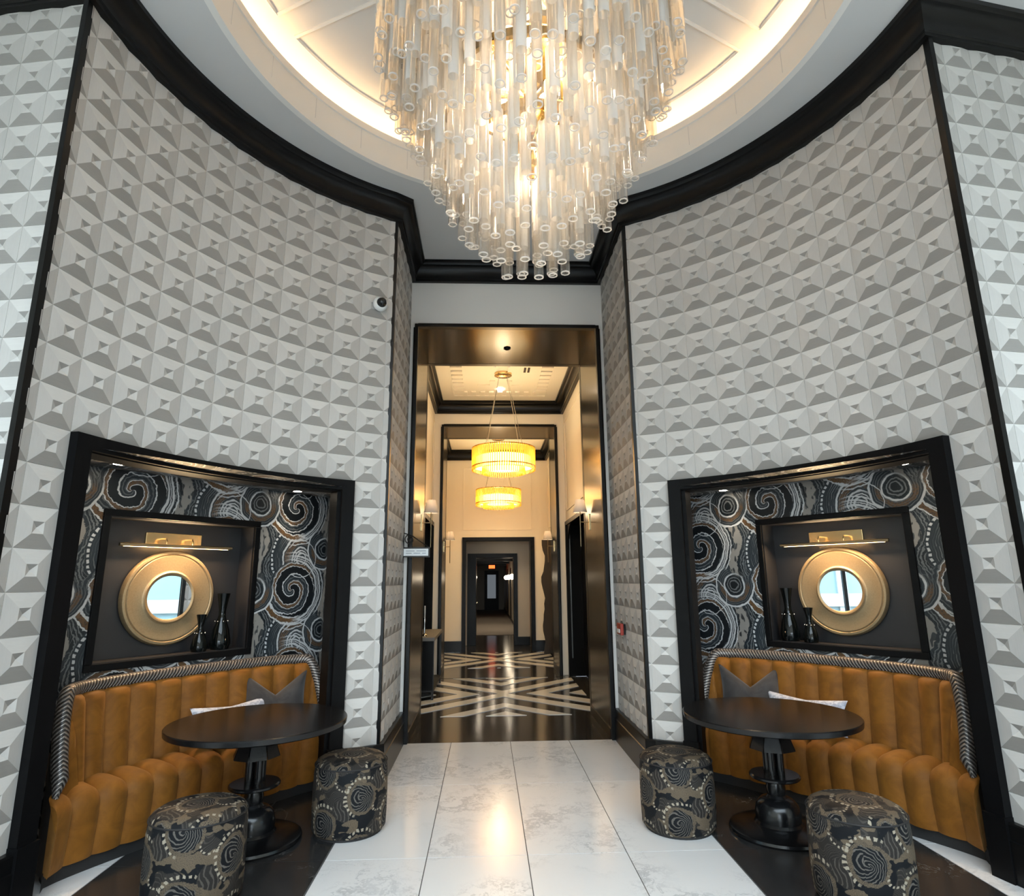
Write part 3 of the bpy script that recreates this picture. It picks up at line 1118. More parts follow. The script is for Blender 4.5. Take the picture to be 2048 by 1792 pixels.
# far wall with black door casing (opening not quite centred)
DX0, DX1, DZ = -.72, .82, 2.52
m = MB()
m.box(-R3W - .1, DX0, Y5, Y5 + .1, 0, ZC3); m.box(DX1, R3W + .1, Y5, Y5 + .1, 0, ZC3); m.box(DX0, DX1, Y5, Y5 + .1, DZ, ZC3)
wf = struct(m.build('wall_far', 'cream_wall'), 'cream far wall with a rectangular moulding above the black doorway')
rect_mould(wf, 'y', -.80, .86, 2.78, 4.30, Y5, inward=-1)
e = struct(empty('door_3', (0, Y5, 0)), 'black framed doorway at the end of the second room')
MB().box(DX0 - .09, DX0, -.04, .14, 0, DZ + .09).build('casing', 'black_door', e)
MB().box(DX1, DX1 + .09, -.04, .14, 0, DZ + .09).build('casing', 'black_door', e)
MB().box(DX0, DX1, -.04, .14, DZ, DZ + .09).build('casing', 'black_door', e)
for s, a, b in ((-1, -R3W, DX0 - .09), (1, DX1 + .09, R3W)):
    struct(MB().box(a, b, Y5 - .03, Y5, 0, .24).build('baseboard_far_' + ('left' if s < 0 else 'right'), 'black_trim'))
# vestibule beyond
Y6 = 16.0
for s, xx in ((-1, DX0 - .06), (1, DX1 + .06)):
    struct(MB().box(*sorted((xx, xx + s * .08)), Y5 + .1, Y6 + .1, 0, 2.75).build('wall_vestibule_' + ('left' if s < 0 else 'right'), 'grey_wall'))
struct(MB().box(DX0 - .1, DX1 + .1, Y5 + .1, Y6, 2.70, 2.76).build('ceiling_vestibule', 'taupe_wall'))
IX0, IX1, IZ = -.50, .468, 2.185
m = MB()
m.box(DX0 - .1, IX0, Y6, Y6 + .1, 0, 2.7); m.box(IX1, DX1 + .1, Y6, Y6 + .1, 0, 2.7); m.box(IX0, IX1, Y6, Y6 + .1, IZ, 2.7)
struct(m.build('wall_vestibule_far', 'taupe_wall'), 'taupe wall around the inner black doorway')
e = struct(empty('door_6', (0, Y6, 0)), 'inner black framed doorway leading to the long hallway')
MB().box(IX0 - .22, IX0, -.05, .2, 0, IZ + .10).build('casing', 'black_door', e)
MB().box(IX1, IX1 + .10, -.05, .2, 0, IZ + .10).build('casing', 'black_door', e)
MB().box(IX0, IX1, -.05, .2, IZ, IZ + .10).build('casing', 'black_door', e)
MB().box(IX1 + .1, DX1 + .06, -.03, 0, 0, .20).build('base_block', 'black_door', e)
# open door leaf against the left of the inner doorway
e = struct(empty('door_7', (IX0, Y6 + .2, 0)), 'dark door leaf standing open at the left of the inner doorway')
MB().box(-.05, 0.0, 0, .9, .01, 2.15).build('door_leaf', 'black_door', e)
MB().box(0, .03, .78, .86, 1.0, 1.03).build('door_handle', 'brass_dull', e)
# long hallway
Y7 = 35.0
HW = .78
for s, side in ((-1, 'left'), (1, 'right')):
    w = struct(MB().box(*sorted((s * HW, s * (HW + .1))), Y6 + .1, Y7, 0, 2.5).build('wall_hall_' + side, 'taupe_wall'), 'taupe hallway wall, %s side' % side)
    struct(MB().box(*sorted((s * HW, s * (HW - .02))), Y6 + .2, Y7, 0, .12).build('baseboard_hall_' + side, 'black_trim'))
    for k, yy in enumerate((18.6, 21.8, 25.0, 28.4)):
        MB().box(*sorted((s * HW, s * (HW - .015))), yy, yy + .9, 0, 2.1).build('door_panel', 'black_door', w)
struct(MB().box(-HW - .1, HW + .1, Y6 + .1, Y7, 2.5, 2.56).build('ceiling_hall', 'taupe_wall'))
for yy in (17.6, 20.5, 23.5, 27.0, 31.0):
    struct(MB().box(-HW, HW, yy, yy + .25, 2.32, 2.5).build('trim_hall_beam', 'black_trim'))
struct(MB().box(-HW, HW, 18.9, Y7, -.01, .006).build('floor_hall', 'carpet'), 'brown carpet runner of the far hallway')
struct(MB().box(-HW - .1, HW + .1, Y7, Y7 + .1, 0, 2.56).build('wall_hall_end', 'taupe_wall'))
e = struct(empty('door_8', (.08, Y7 - .02, 0)), 'black door with a glass pane at the end of the hallway')
MB().box(-.40, .40, -.04, .02, 0, 2.15).build('door_leaf', 'black_door', e)
MB().box(-.24, .24, -.05, -.038, .62, 1.92).build('pane', 'day_pane', e)
# hallway lamps
for k, (sx, yy) in enumerate(((-1, 22.4), (1, 21.4), (1, 24.6), (1, 27.6))):
    e = empty('wall_globe_lamp', (sx * (HW - .02), yy, 1.72))
    tag(e, ['white globe wall lamp glowing on the left hallway wall', 'nearest globe lamp on the right hallway wall', 'middle globe lamp on the right hallway wall', 'farthest globe lamp on the right hallway wall'][k], 'wall lamp', 'hallway globe lamps')
    MB().box(*sorted((0, -sx * .03)), -.05, .05, -.08, .08).build('back_plate', 'brass', e)
    MB().ball((-sx * .10, 0, 0), .095, 14, 10).build('globe', 'globe_glow', e, smooth=60)
for k, (xx, yy) in enumerate(((-.45, 19.2), (.45, 19.2), (0, 22.0), (-.45, 22.0), (.45, 22.0), (0, 25.6))):
    o = MB().lathe([(.05, .0), (.05, -.012), (.001, -.014)], 16).build('ceiling_downlight', 'downlight')
    o.location = (xx, yy, 2.497)
    tag(o, ['left downlight in the nearest hallway bay', 'right downlight in the nearest hallway bay', 'centre downlight in the second hallway bay', 'left downlight in the second hallway bay', 'right downlight in the second hallway bay', 'lone downlight farthest down the hallway'][k], 'downlight', 'hallway downlights')
    lamp('hall_light', 'SPOT', o, (0, 0, -.03), 42, (1, .82, .58), size=.04, spot=radians(110), blend=.8)
o = MB().lathe([(.06, .0), (.06, -.012), (.001, -.014)], 16).build('ceiling_downlight', 'downlight')  # extra lamp out of view, added to brighten the vestibule walls
o.location = (.25, 15.25, 2.698)
tag(o, 'unseen downlight added to brighten the vestibule between the two black doorways', 'downlight')
lamp('vestibule_fill', 'SPOT', o, (0, 0, -.03), 16, (1, .82, .60), size=.05, spot=radians(120), blend=.8)
e = empty('exit_sign', (0.05, 30.5, 2.26)); tag(e, 'small glowing red exit sign hanging in the hallway', 'exit sign')
sb_ = MB().box(-.17, .17, -.02, .02, -.10, .10).build('sign_body', 'black_door', e)
MB().box(-.15, .15, -.03, -.02, -.08, .08).build('sign_face', 'exit_red', sb_)
MB().box(-.01, .01, -.01, .01, .10, .24).build('hanger', 'black_door', e)

# ---------------------------------------------------------------- ceiling with dome
RCX, RCY, RR = .028, 3.183, 2.052
def ring_plane(z0, z1, r, n=96):
    """slab with a round hole"""
    m = MB()
    x0, x1, y0, y1 = -SX - .1, SX + .1, ADDED_LAY[3], YD + .1
    inner, outer = [], []
    angs = sorted(set([2 * pi * i / n for i in range(n)] + [atan2(cy - RCY, cx - RCX) % (2 * pi) for cx in (x0, x1) for cy in (y0, y1)]))
    for a in angs:
        c, s_ = cos(a), sin(a)
        inner.append((RCX + r * c, RCY + r * s_))
        k = min(((x1 - RCX) / c if c > 1e-9 else 1e9), ((x0 - RCX) / c if c < -1e-9 else 1e9), ((y1 - RCY) / s_ if s_ > 1e-9 else 1e9), ((y0 - RCY) / s_ if s_ < -1e-9 else 1e9))
        outer.append((RCX + k * c, RCY + k * s_))
    N = len(angs)
    vs = [(x, y, z0) for x, y in inner] + [(x, y, z0) for x, y in outer] + [(x, y, z1) for x, y in inner] + [(x, y, z1) for x, y in outer]
    fs = []
    for i in range(N):
        j = (i + 1) % N
        fs += [(i, N + i, N + j, j), (2 * N + i, 2 * N + j, 3 * N + j, 3 * N + i), (i, j, 2 * N + j, 2 * N + i), (N + i, 3 * N + i, 3 * N + j, N + j)]
    return m.add(vs, fs)
struct(ring_plane(ZCEIL, ZCEIL + .06, RR + .02).build('ceiling', 'soffit_plaster'), 'grey white plaster ceiling around the round dome opening')
m = MB()
m.box(-SX - .1, ADDED_LAY[0], BY - .1, ADDED_LAY[3], ZCEIL, ZCEIL + .06); m.box(ADDED_LAY[1], SX + .1, BY - .1, ADDED_LAY[3], ZCEIL, ZCEIL + .06); m.box(ADDED_LAY[0], ADDED_LAY[1], BY - .1, ADDED_LAY[2], ZCEIL, ZCEIL + .06)
struct(m.build('ceiling_lobby', 'soffit_plaster'), 'lobby ceiling around the added laylight behind the viewer')
e = struct(empty('window_4', (0, 0, ZCEIL)), 'unseen laylight added behind the viewer to light the walls from above')  # unseen glazing, put in so daylight falls on the tiles from above
for k in range(9):
    xx = ADDED_LAY[0] + (ADDED_LAY[1] - ADDED_LAY[0]) * k / 8
    MB().box(xx - .025, xx + .025, ADDED_LAY[2], ADDED_LAY[3], 0, .06).build('added_laylight_bar', 'white_plaster', e)
for k in range(5):
    yy = ADDED_LAY[2] + (ADDED_LAY[3] - ADDED_LAY[2]) * k / 4
    MB().box(ADDED_LAY[0], ADDED_LAY[1], yy - .025, yy + .025, .001, .059).build('added_laylight_bar', 'white_plaster', e)
for k in range(8):
    for j in range(4):
        MB().box(ADDED_LAY[0] + k + .025, ADDED_LAY[0] + k + .975, ADDED_LAY[2] + (ADDED_LAY[3] - ADDED_LAY[2]) * j / 4 + .025, ADDED_LAY[2] + (ADDED_LAY[3] - ADDED_LAY[2]) * (j + 1) / 4 - .025, .03, .034).build('pane', 'window_glass', e)  # panes of the added laylight
ZF, ZU = 5.605, 5.80
dome = struct(empty('ceiling_dome', (RCX, RCY, 0)), 'round cream dome with radial panel mouldings and warm cove light')
MB().lathe([(RR, ZCEIL - .004), (RR, 5.535), (RR - .012, 5.54), (RR - .012, ZF), (RR + .05, ZF), (RR + .05, 5.50), (RR + .05, ZCEIL - .004), (RR, ZCEIL - .004)], 128, caps=False).build('fascia', 'dome_plaster', dome, smooth=30)
MB().lathe([(RR + .05, 5.50), (2.42, 5.50), (2.42, ZU)], 128, caps=False).build('cove_trough', 'dome_plaster', dome, smooth=30)
MB().lathe([(.001, ZU + .10), (1.0, ZU + .08), (1.9, ZU + .01), (2.42, ZU)], 128, caps=False).build('dome_shell', 'dome_plaster', dome, smooth=60)
for k in range(28):          # joints of the fascia panels
    a = 2 * pi * (k + .3) / 28
    M = Matrix.Rotation(a, 4, 'Z')
    MB().box(RR - .0015, RR + .002, -.002, .002, ZCEIL + .06, 5.53, M).build('fascia_joint', 'soffit_plaster', dome)
led = MB().lathe([(2.16, 5.56), (2.20, 5.56), (2.20, 5.575), (2.16, 5.575), (2.16, 5.56)], 128, caps=False).build('led_strip', 'led_cove')
led.location = (RCX, RCY, 0)
tag(led, 'warm white light strip glowing inside the dome cove', 'light strip')
def dome_z(r):
    pr = [(.001, ZU + .10), (1.0, ZU + .08), (1.9, ZU + .01), (2.42, ZU)]
    for (r0, z0), (r1, z1) in zip(pr, pr[1:]):
        if r0 <= r <= r1:
            return z0 + (z1 - z0) * (r - r0) / (r1 - r0)
    return ZU
RM0, RM1 = .62, 1.97
for k in range(8):
    a0, a1 = radians(22.5 + 45 * k + 3.1), radians(22.5 + 45 * (k + 1) - 3.1)
    path = []
    def dp(r, a):
        return (r * sin(a), r * cos(a), dome_z(r) - .004)
    g = .105
    def pt(r, side):     # edges parallel to the gap between panels
        ac = radians(22.5 + 45 * k) if side == 0 else radians(22.5 + 45 * (k + 1))
        off = math.asin(min(.9, g / r)) * (1 if side == 0 else -1)
        return ac + off
    for i in range(25):
        a = pt(RM1, 0) + (pt(RM1, 1) - pt(RM1, 0)) * i / 24
        path.append(dp(RM1, a))
    for i in range(1, 8):
        r = RM1 + (RM0 - RM1) * i / 8
        path.append(dp(r, pt(r, 1)))
    for i in range(9):
        a = pt(RM0, 1) + (pt(RM0, 0) - pt(RM0, 1)) * i / 8
        path.append(dp(RM0, a))
    for i in range(1, 8):
        r = RM0 + (RM1 - RM0) * i / 8
        path.append(dp(r, pt(r, 0)))
    m = MB()
    # flat stepped moulding following the outline
    m.tube(path, .017, 6, closed=True)
    m.build('panel_moulding', 'dome_plaster', dome, smooth=50)

# ---------------------------------------------------------------- chandelier
CZB = 3.25
ch = empty('chandelier', (0.0, YC, CZB))
tag(ch, 'large tiered chandelier of hanging glass tubes on a gold frame under the dome', 'chandelier')
TR_, TLN, SLV = .0265, .62, .40
def tube_geo(m, L=TLN, sl=SLV, seg=12, dx=0, dy=0, dz=0):
    o = len(m.v)
    m.cur = 0
    m.lathe([(TR_, .006), (TR_, L - sl)], seg, caps=False)
    m.cur = 1
    m.lathe([(TR_ - .006, .004), (TR_ - .006, 0), (TR_, 0), (TR_, .006)], seg, caps=False)
    m.lathe([(TR_, L - sl), (TR_, L), (.012, L)], seg, caps=False)
    m.cur = 2
    m.lathe([(.012, L), (.012, L + .02), (.004, L + .025), (.004, L + .05)], 6)
    m.cur = 0
    m.v[o:] = [(x + dx, y + dy, z + dz) for x, y, z in m.v[o:]]
TM = ['glass_clear', 'glass_frost', 'chandelier_gold']
tube_meshes = []
for (L, sl) in ((.62, .42), (.55, .34), (.66, .50), (.58, .30)):
    m = MB(); tube_geo(m, L, sl); tube_meshes.append(m.mesh('glass_tube', TM, 40))
def zbot(r):
    pts = [(0, .0), (.12, .02), (.27, .08), (.40, .25), (.53, .45), (.65, .68), (.77, .95), (.88, 1.20)]
    for (a, b), (c, d) in zip(pts, pts[1:]):
        if a <= r <= c:
            return b + (d - b) * (r - a) / (c - a)
    return 1.2
spots = []
ringr = [.085, .175, .265, .355, .445, .535, .62, .70, .78, .86]
for tier in range(4):
    for i, r in enumerate(ringr):
        if tier == 1 and r < .44: continue
        if tier == 2 and r < .60: continue
        if tier == 3 and r < .69: continue
        n = max(6, int(2 * pi * r / .088))
        for k in range(n):
            a = 2 * pi * (k + .5 * (i % 2) + .37 * tier) / n + random.uniform(-.02, .02)
            z = zbot(r) + tier * .42 + random.uniform(-.035, .035) + (.10 if (k + i) % 3 == 0 else 0)
            rr = r - tier * .02
            if z > 2.0: continue
            spots.append((tier, rr * cos(a), rr * sin(a), z, (k * 7 + i * 3 + tier) % 4, k))
# the ones nearest to the viewer are parts, the rest one cluster
def vis(sp):
    d = hypot(sp[1] - CAM.x, sp[2] + YC)
    return d + (.0 if sp[0] == 0 else .35) + sp[3] * .15
spots.sort(key=vis)
for sp in spots[:300]:
    o = link('glass_tube', tube_meshes[sp[4]], ch)
    o.location = sp[1:4]
m = MB()
for sp in spots[300:]:
    tube_geo(m, *((.62, .42), (.55, .34), (.66, .50), (.58, .30))[sp[4]], 8, *sp[1:4])
if spots[300:]:
    o = m.build('tube_cluster', TM, ch, smooth=40)
    o['kind'] = 'stuff'
# gold frame
def torus(m, R, z, r=.012, n=48, seg=8):
    m.tube([(R * cos(2 * pi * i / n), R * sin(2 * pi * i / n), z) for i in range(n)], r, seg, closed=True)
for R, z in ((.13, .64), (.31, .74), (.49, 1.00), (.66, 1.35), (.82, 1.78), (.66, 1.85)):
    m = MB(); m.lathe([(R - .012, z), (R + .012, z), (R + .012, z + .05), (R - .012, z + .05), (R - .012, z)], 56, caps=False)
    m.build('frame_ring', 'chandelier_gold', ch, smooth=30)
MB().lathe([(.03, .62), (.05, .64), (.035, .70), (.035, 1.1), (.07, 1.14), (.035, 1.2), (.035, 2.0), (.02, 2.05), (.02, 5.86 - CZB)], 20).build('stem', 'chandelier_gold', ch, smooth=40)
MB().lathe([(.001, 5.83 - CZB), (.16, 5.84 - CZB), (.18, 5.87 - CZB), (.18, 5.895 - CZB)], 32).build('ceiling_canopy', 'chandelier_gold', ch, smooth=40)
for tz, R in ((.66, .31), (1.02, .49), (1.37, .66), (1.80, .82)):
    m = MB()
    for k in range(6):
        a = 2 * pi * k / 6 + tz
        m.tube([(.03 * cos(a), .03 * sin(a), tz + .06), (R * cos(a), R * sin(a), tz + .03)], .009, 6)
    m.build('frame_arms', 'chandelier_gold', ch, smooth=40)
m = MB().lathe([(.001, .80), (.10, .82), (.13, .90), (.10, .98), (.001, 1.0)], 24, caps=False)
m.build('reflector_hub', 'chandelier_gold', ch, smooth=40)
MB().lathe([(.001, 1.22), (.34, 1.24), (.36, 1.27), (.30, 1.30), (.001, 1.32)], 32, caps=False).build('reflector_plate', 'chandelier_gold', ch, smooth=40)
bl = MB().ball((0, 0, 0), .035, 12, 8).mesh('bulb', 'bulb_warm', 60)
for tz, R, n in ((.90, .20, 5), (1.15, .30, 6), (1.60, .45, 6)):
    for k in range(n):
        a = 2 * pi * k / n + .4 + tz
        o = link('bulb', bl, ch); o.location = (R * cos(a), R * sin(a), tz)
for tz, R, n in ((.50, .0, 1), (.80, .12, 2), (1.12, .24, 3), (1.52, .36, 3)):
    for k in range(n):
        a = 2 * pi * k / n + .2
        lamp('chandelier_light', 'POINT', ch, (R * cos(a), R * sin(a), tz), CHAND_W * (.35 if tz < .6 else 1.1), (1.0, .80, .58), size=.06)

# ---------------------------------------------------------------- alcoves
VB, VBOX = 3.10, 3.27
UO, UI = 1.06, 1.32         # side wall: front and back offsets
ZA = 2.388                   # alcove ceiling
BU, BZ0, BZ1 = .57, 1.07, 2.07
def alcove(s):
    use(s)
    side = 'left' if s < 0 else 'right'
    m_ = 1 if s < 0 else -1          # local x = m_*u
    rz = AX if s < 0 else -AX
    root_loc = (0, YC, 0)
    def fr(name):
        return empty(name, root_loc, rz)
    def ux(u): return m_ * u
    tex = (lambda u: u) if s < 0 else (lambda u: -u + .1)
    # wallpapered shell
    m = MB()
    def quad(pts, uvs):
        vs = [(ux(u), v, z) for u, v, z in pts]
        fs = (0, 1, 2, 3) if m_ > 0 else (3, 2, 1, 0)
        m.add(vs, [fs], uvs)
    bu = BU + .0
    c0 = .0 if s < 0 else .04
    b0, b1 = c0 - bu, c0 + bu
    def back(u0, u1, z0, z1):
        quad([(u0, VB, z0), (u1, VB, z0), (u1, VB, z1), (u0, VB, z1)], [(tex(u0), z0), (tex(u1), z0), (tex(u1), z1), (tex(u0), z1)])
    back(-UI, b0, 0, ZA); back(b1, UI, 0, ZA); back(b0, b1, 0, BZ0); back(b0, b1, BZ1, ZA)
    vf = 2.44
    for sg in (-1, 1):
        L = hypot(UI - UO, VB - vf)
        a, b = sg * UI, sg * UO
        e = tex(a) + (1 if tex(sg * 2) > tex(0) else -1) * L
        pts = [(a, VB, 0), (b, vf, 0), (b, vf, ZA), (a, VB, ZA)]
        uvs = [(tex(a), 0), (e, 0), (e, ZA), (tex(a), ZA)]
        if sg < 0: pts, uvs = pts[::-1], uvs[::-1]
        quad(pts, uvs)
    quad([(-UI, VB, ZA), (UI, VB, ZA), (UO, vf, ZA), (-UO, vf, ZA)], [(tex(-UI), ZA), (tex(UI), ZA), (tex(UO), ZA + VB - vf), (tex(-UO), ZA + VB - vf)])
    o = m.build('wall_alcove_' + side, 'wallpaper'); o.location = root_loc; o.rotation_euler = (0, 0, rz)
    struct(o, 'alcove lined with swirling dark blue and silver wallpaper, %s side' % side)
    # black frame following the curved wall
    m = MB()
    def arcbox(a, b, z0, z1, n, r0=RC - .055, r1=RC + .14):
        for i in range(n):
            p, q = a + (b - a) * i / n, a + (b - a) * (i + 1) / n
            m.prism([cyl_pt(s * p, r0), cyl_pt(s * q, r0), cyl_pt(s * q, r1), cyl_pt(s * p, r1)], z0, z1)
    fw = radians(2.35)
    arcbox(NA, NA + fw, 0, NZ, 2); arcbox(NB - fw, NB, 0, NZ, 2); arcbox(NA + fw, NB - fw, NZ - .088, NZ, 24)
    arcbox(NA + fw, NA + fw + .012, 0, NZ - .10, 1, RC - .02); arcbox(NB - fw - .012, NB - fw, 0, NZ - .10, 1, RC - .02)
    arcbox(NA + fw, NB - fw, NZ - .096, NZ - .088, 24, RC - .02)
    struct(m.build('trim_alcove_' + side, 'black_frame', smooth=20), 'wide black frame around the %s alcove' % side)
    # plinth blocks at the frame feet
    m = MB()
    arcbox_m = m
    for a, b in ((NA - .002, NA + fw + .004), (NB - fw - .004, NB + .002)):
        m.prism([cyl_pt(s * a, RC - .068), cyl_pt(s * b, RC - .068), cyl_pt(s * b, RC + .1), cyl_pt(s * a, RC + .1)], 0, ZB + .02)
    struct(m.build('trim_alcove_plinth_' + side, 'black_frame'))
    # low base inside
    # display box
    bx = fr('display_box')
    tag(bx, 'square black display recess with raised frame in the %s alcove' % side, 'display box')
    lx0, lx1 = sorted((ux(b0), ux(b1)))
    MB().box(lx0, lx1, VBOX, VBOX + .02, BZ0, BZ1).build('back_panel', 'box_dark', bx)
    for a, b in ((lx0, lx0 + .015), (lx1 - .015, lx1)):
        MB().box(a, b, VB, VBOX, BZ0, BZ1).build('side_panel', 'box_dark', bx)
    MB().box(lx0, lx1, VB, VBOX, BZ0, BZ0 + .015).build('shelf_panel', 'box_dark', bx)
    MB().box(lx0, lx1, VB, VBOX, BZ1 - .015, BZ1).build('top_panel', 'box_dark', bx)
    fwid, fpr = .038, .022
    for a, b, c, d in ((lx0 - fwid, lx1 + fwid, BZ0 - fwid, BZ0 + .01), (lx0 - fwid, lx1 + fwid, BZ1 - .01, BZ1 + fwid), (lx0 - fwid, lx0 + .01, BZ0 + .01, BZ1 - .01), (lx1 - .01, lx1 + fwid, BZ0 + .01, BZ1 - .01)):
        MB().box(a, b, VB - fpr, VB + .01, c, d).build('frame', 'black_frame', bx, bevel=.004)
    # round mirror
    mu = -.02 if s < 0 else .05
    mr = empty('round_mirror'); 
    V = Matrix.Rotation(rz, 4, 'Z')
    mr.location = Vector(root_loc) + (V @ Vector((ux(mu), VBOX - .012, 1.495)))
    mr.rotation_euler = (0, 0, rz)
    tag(mr, 'round mirror with a wide gold leaf frame in the %s alcove' % side, 'mirror')
    R0, R1 = .172, .350
    prof = [(R0 - .012, 0), (R0 - .012, .02), (R0, .034), (R0 + .012, .036), (R0 + .022, .026), (R0 + .03, .022), (R1 - .05, .040), (R1 - .040, .040), (R1 - .034, .034), (R1 - .026, .042), (R1 - .010, .040), (R1, .026), (R1, 0)]
    m = MB().lathe(prof, 72, caps=False)
    m.xf(Matrix.Rotation(pi / 2, 4, 'X'))
    m.build('mirror_frame', 'gold_leaf', mr, smooth=40)
    g = MB().lathe([(.0001, .014), (R0 - .006, .014)], 64, caps=False).xf(Matrix.Rotation(pi / 2, 4, 'X')).build('mirror_pane', 'mirror_glass', mr)
    g.rotation_euler = (0, 0, -m_ * radians(6)); g.location = (0, -.004, 0)
    # picture lamp
    pl = empty('picture_lamp'); pl.rotation_euler = (0, 0, rz)
    pu, pz = (-.02, 1.93) if s < 0 else (.05, 1.93)
    pl.location = Vector(root_loc) + (V @ Vector((ux(pu), VBOX, pz)))
    tag(pl, 'brass picture lamp with long bar above the %s mirror' % side, 'lamp')
    MB().box(-.215, .215, -.025, 0, -.045, .045).build('back_plate', 'brass', pl, bevel=.003)
    for xx in (-.10, .10):
        MB().tube([(xx, -.02, 0), (xx, -.09, .0), (xx, -.105, -.02), (xx, -.105, -.045)], .006, 8).build('arm', 'brass', pl, smooth=40)
    MB().tube([(-.43, -.105, -.055), (.43, -.105, -.055)], .0125, 14).build('bar', 'brass_dull', pl, smooth=40)
    MB().box(-.40, .40, -.104, -.096, -.069, -.064).build('led_strip', 'picture_led', pl)
    lamp('picture_light', 'AREA', pl, (0, -.10, -.072), 12, (1, .66, .36), (radians(-38), 0, 0), .78, .012)
    lamp('picture_light_plate', 'AREA', pl, (0, -.088, -.05), 15, (1, .70, .38), (radians(-118), 0, 0), .40, .012)
    # vases
    for k, (vu, vv, h, r) in enumerate(((.38, 3.165, .43, .078), (.195, 3.14, .275, .060))):
        vz = BZ0 + .016
        va = empty('vase'); va.location = Vector(root_loc) + (V @ Vector((ux(vu + (.092 if s > 0 else 0)), vv, vz)))
        tag(va, '%s black glass vase with silver beads in the %s alcove' % (('taller', 'shorter')[k], side), 'vase', 'black vases in the alcoves')
        pr = [(.001, 0), (r * .86, .002), (r, .03 * h / .3), (r * .98, h * .16), (r * .80, h * .34), (r * .46, h * .52), (r * .34, h * .60), (r * .34, h * .68), (r * .42, h * .80), (r * .58, h * .96), (r * .62, h), (r * .54, h), (r * .30, h * .72), (.001, h * .70)]
        vb = MB().lathe(pr, 28, caps=False).build('body', 'vase_glass', va, smooth=50)
        m = MB()
        for q in range(7):
            a = 2 * pi * q / 7
            m.ball((r * .62 * cos(a), r * .62 * sin(a), h * .50), .006, 8, 6)
        m.build('bead_collar', 'bead', vb, smooth=60)
    # downlights
    for k, (du, dv) in enumerate(((-.65, 2.87), (.86, 2.96))):
        dlp = empty('recessed_downlight'); dlp.location = Vector(root_loc) + (V @ Vector((ux(du), dv, ZA)))
        tag(dlp, 'recessed ceiling downlight in the %s alcove, %s' % (side, ('nearer the camera', 'nearer the passage')[k]), 'downlight', 'alcove downlights')
        MB().lathe([(.036, 0), (.056, 0), (.056, -.006), (.036, -.004)], 24, caps=False).build('trim_ring', 'chrome', dlp, smooth=40)
        MB().lathe([(.001, -.003), (.036, -.003)], 24, caps=False).build('lens', 'downlight', dlp)
        lamp('downlight_beam', 'SPOT', dlp, (0, 0, -.02), 9, (1, .84, .62), size=.03, spot=radians(80), blend=.7)
    return V, ux, m_, rz

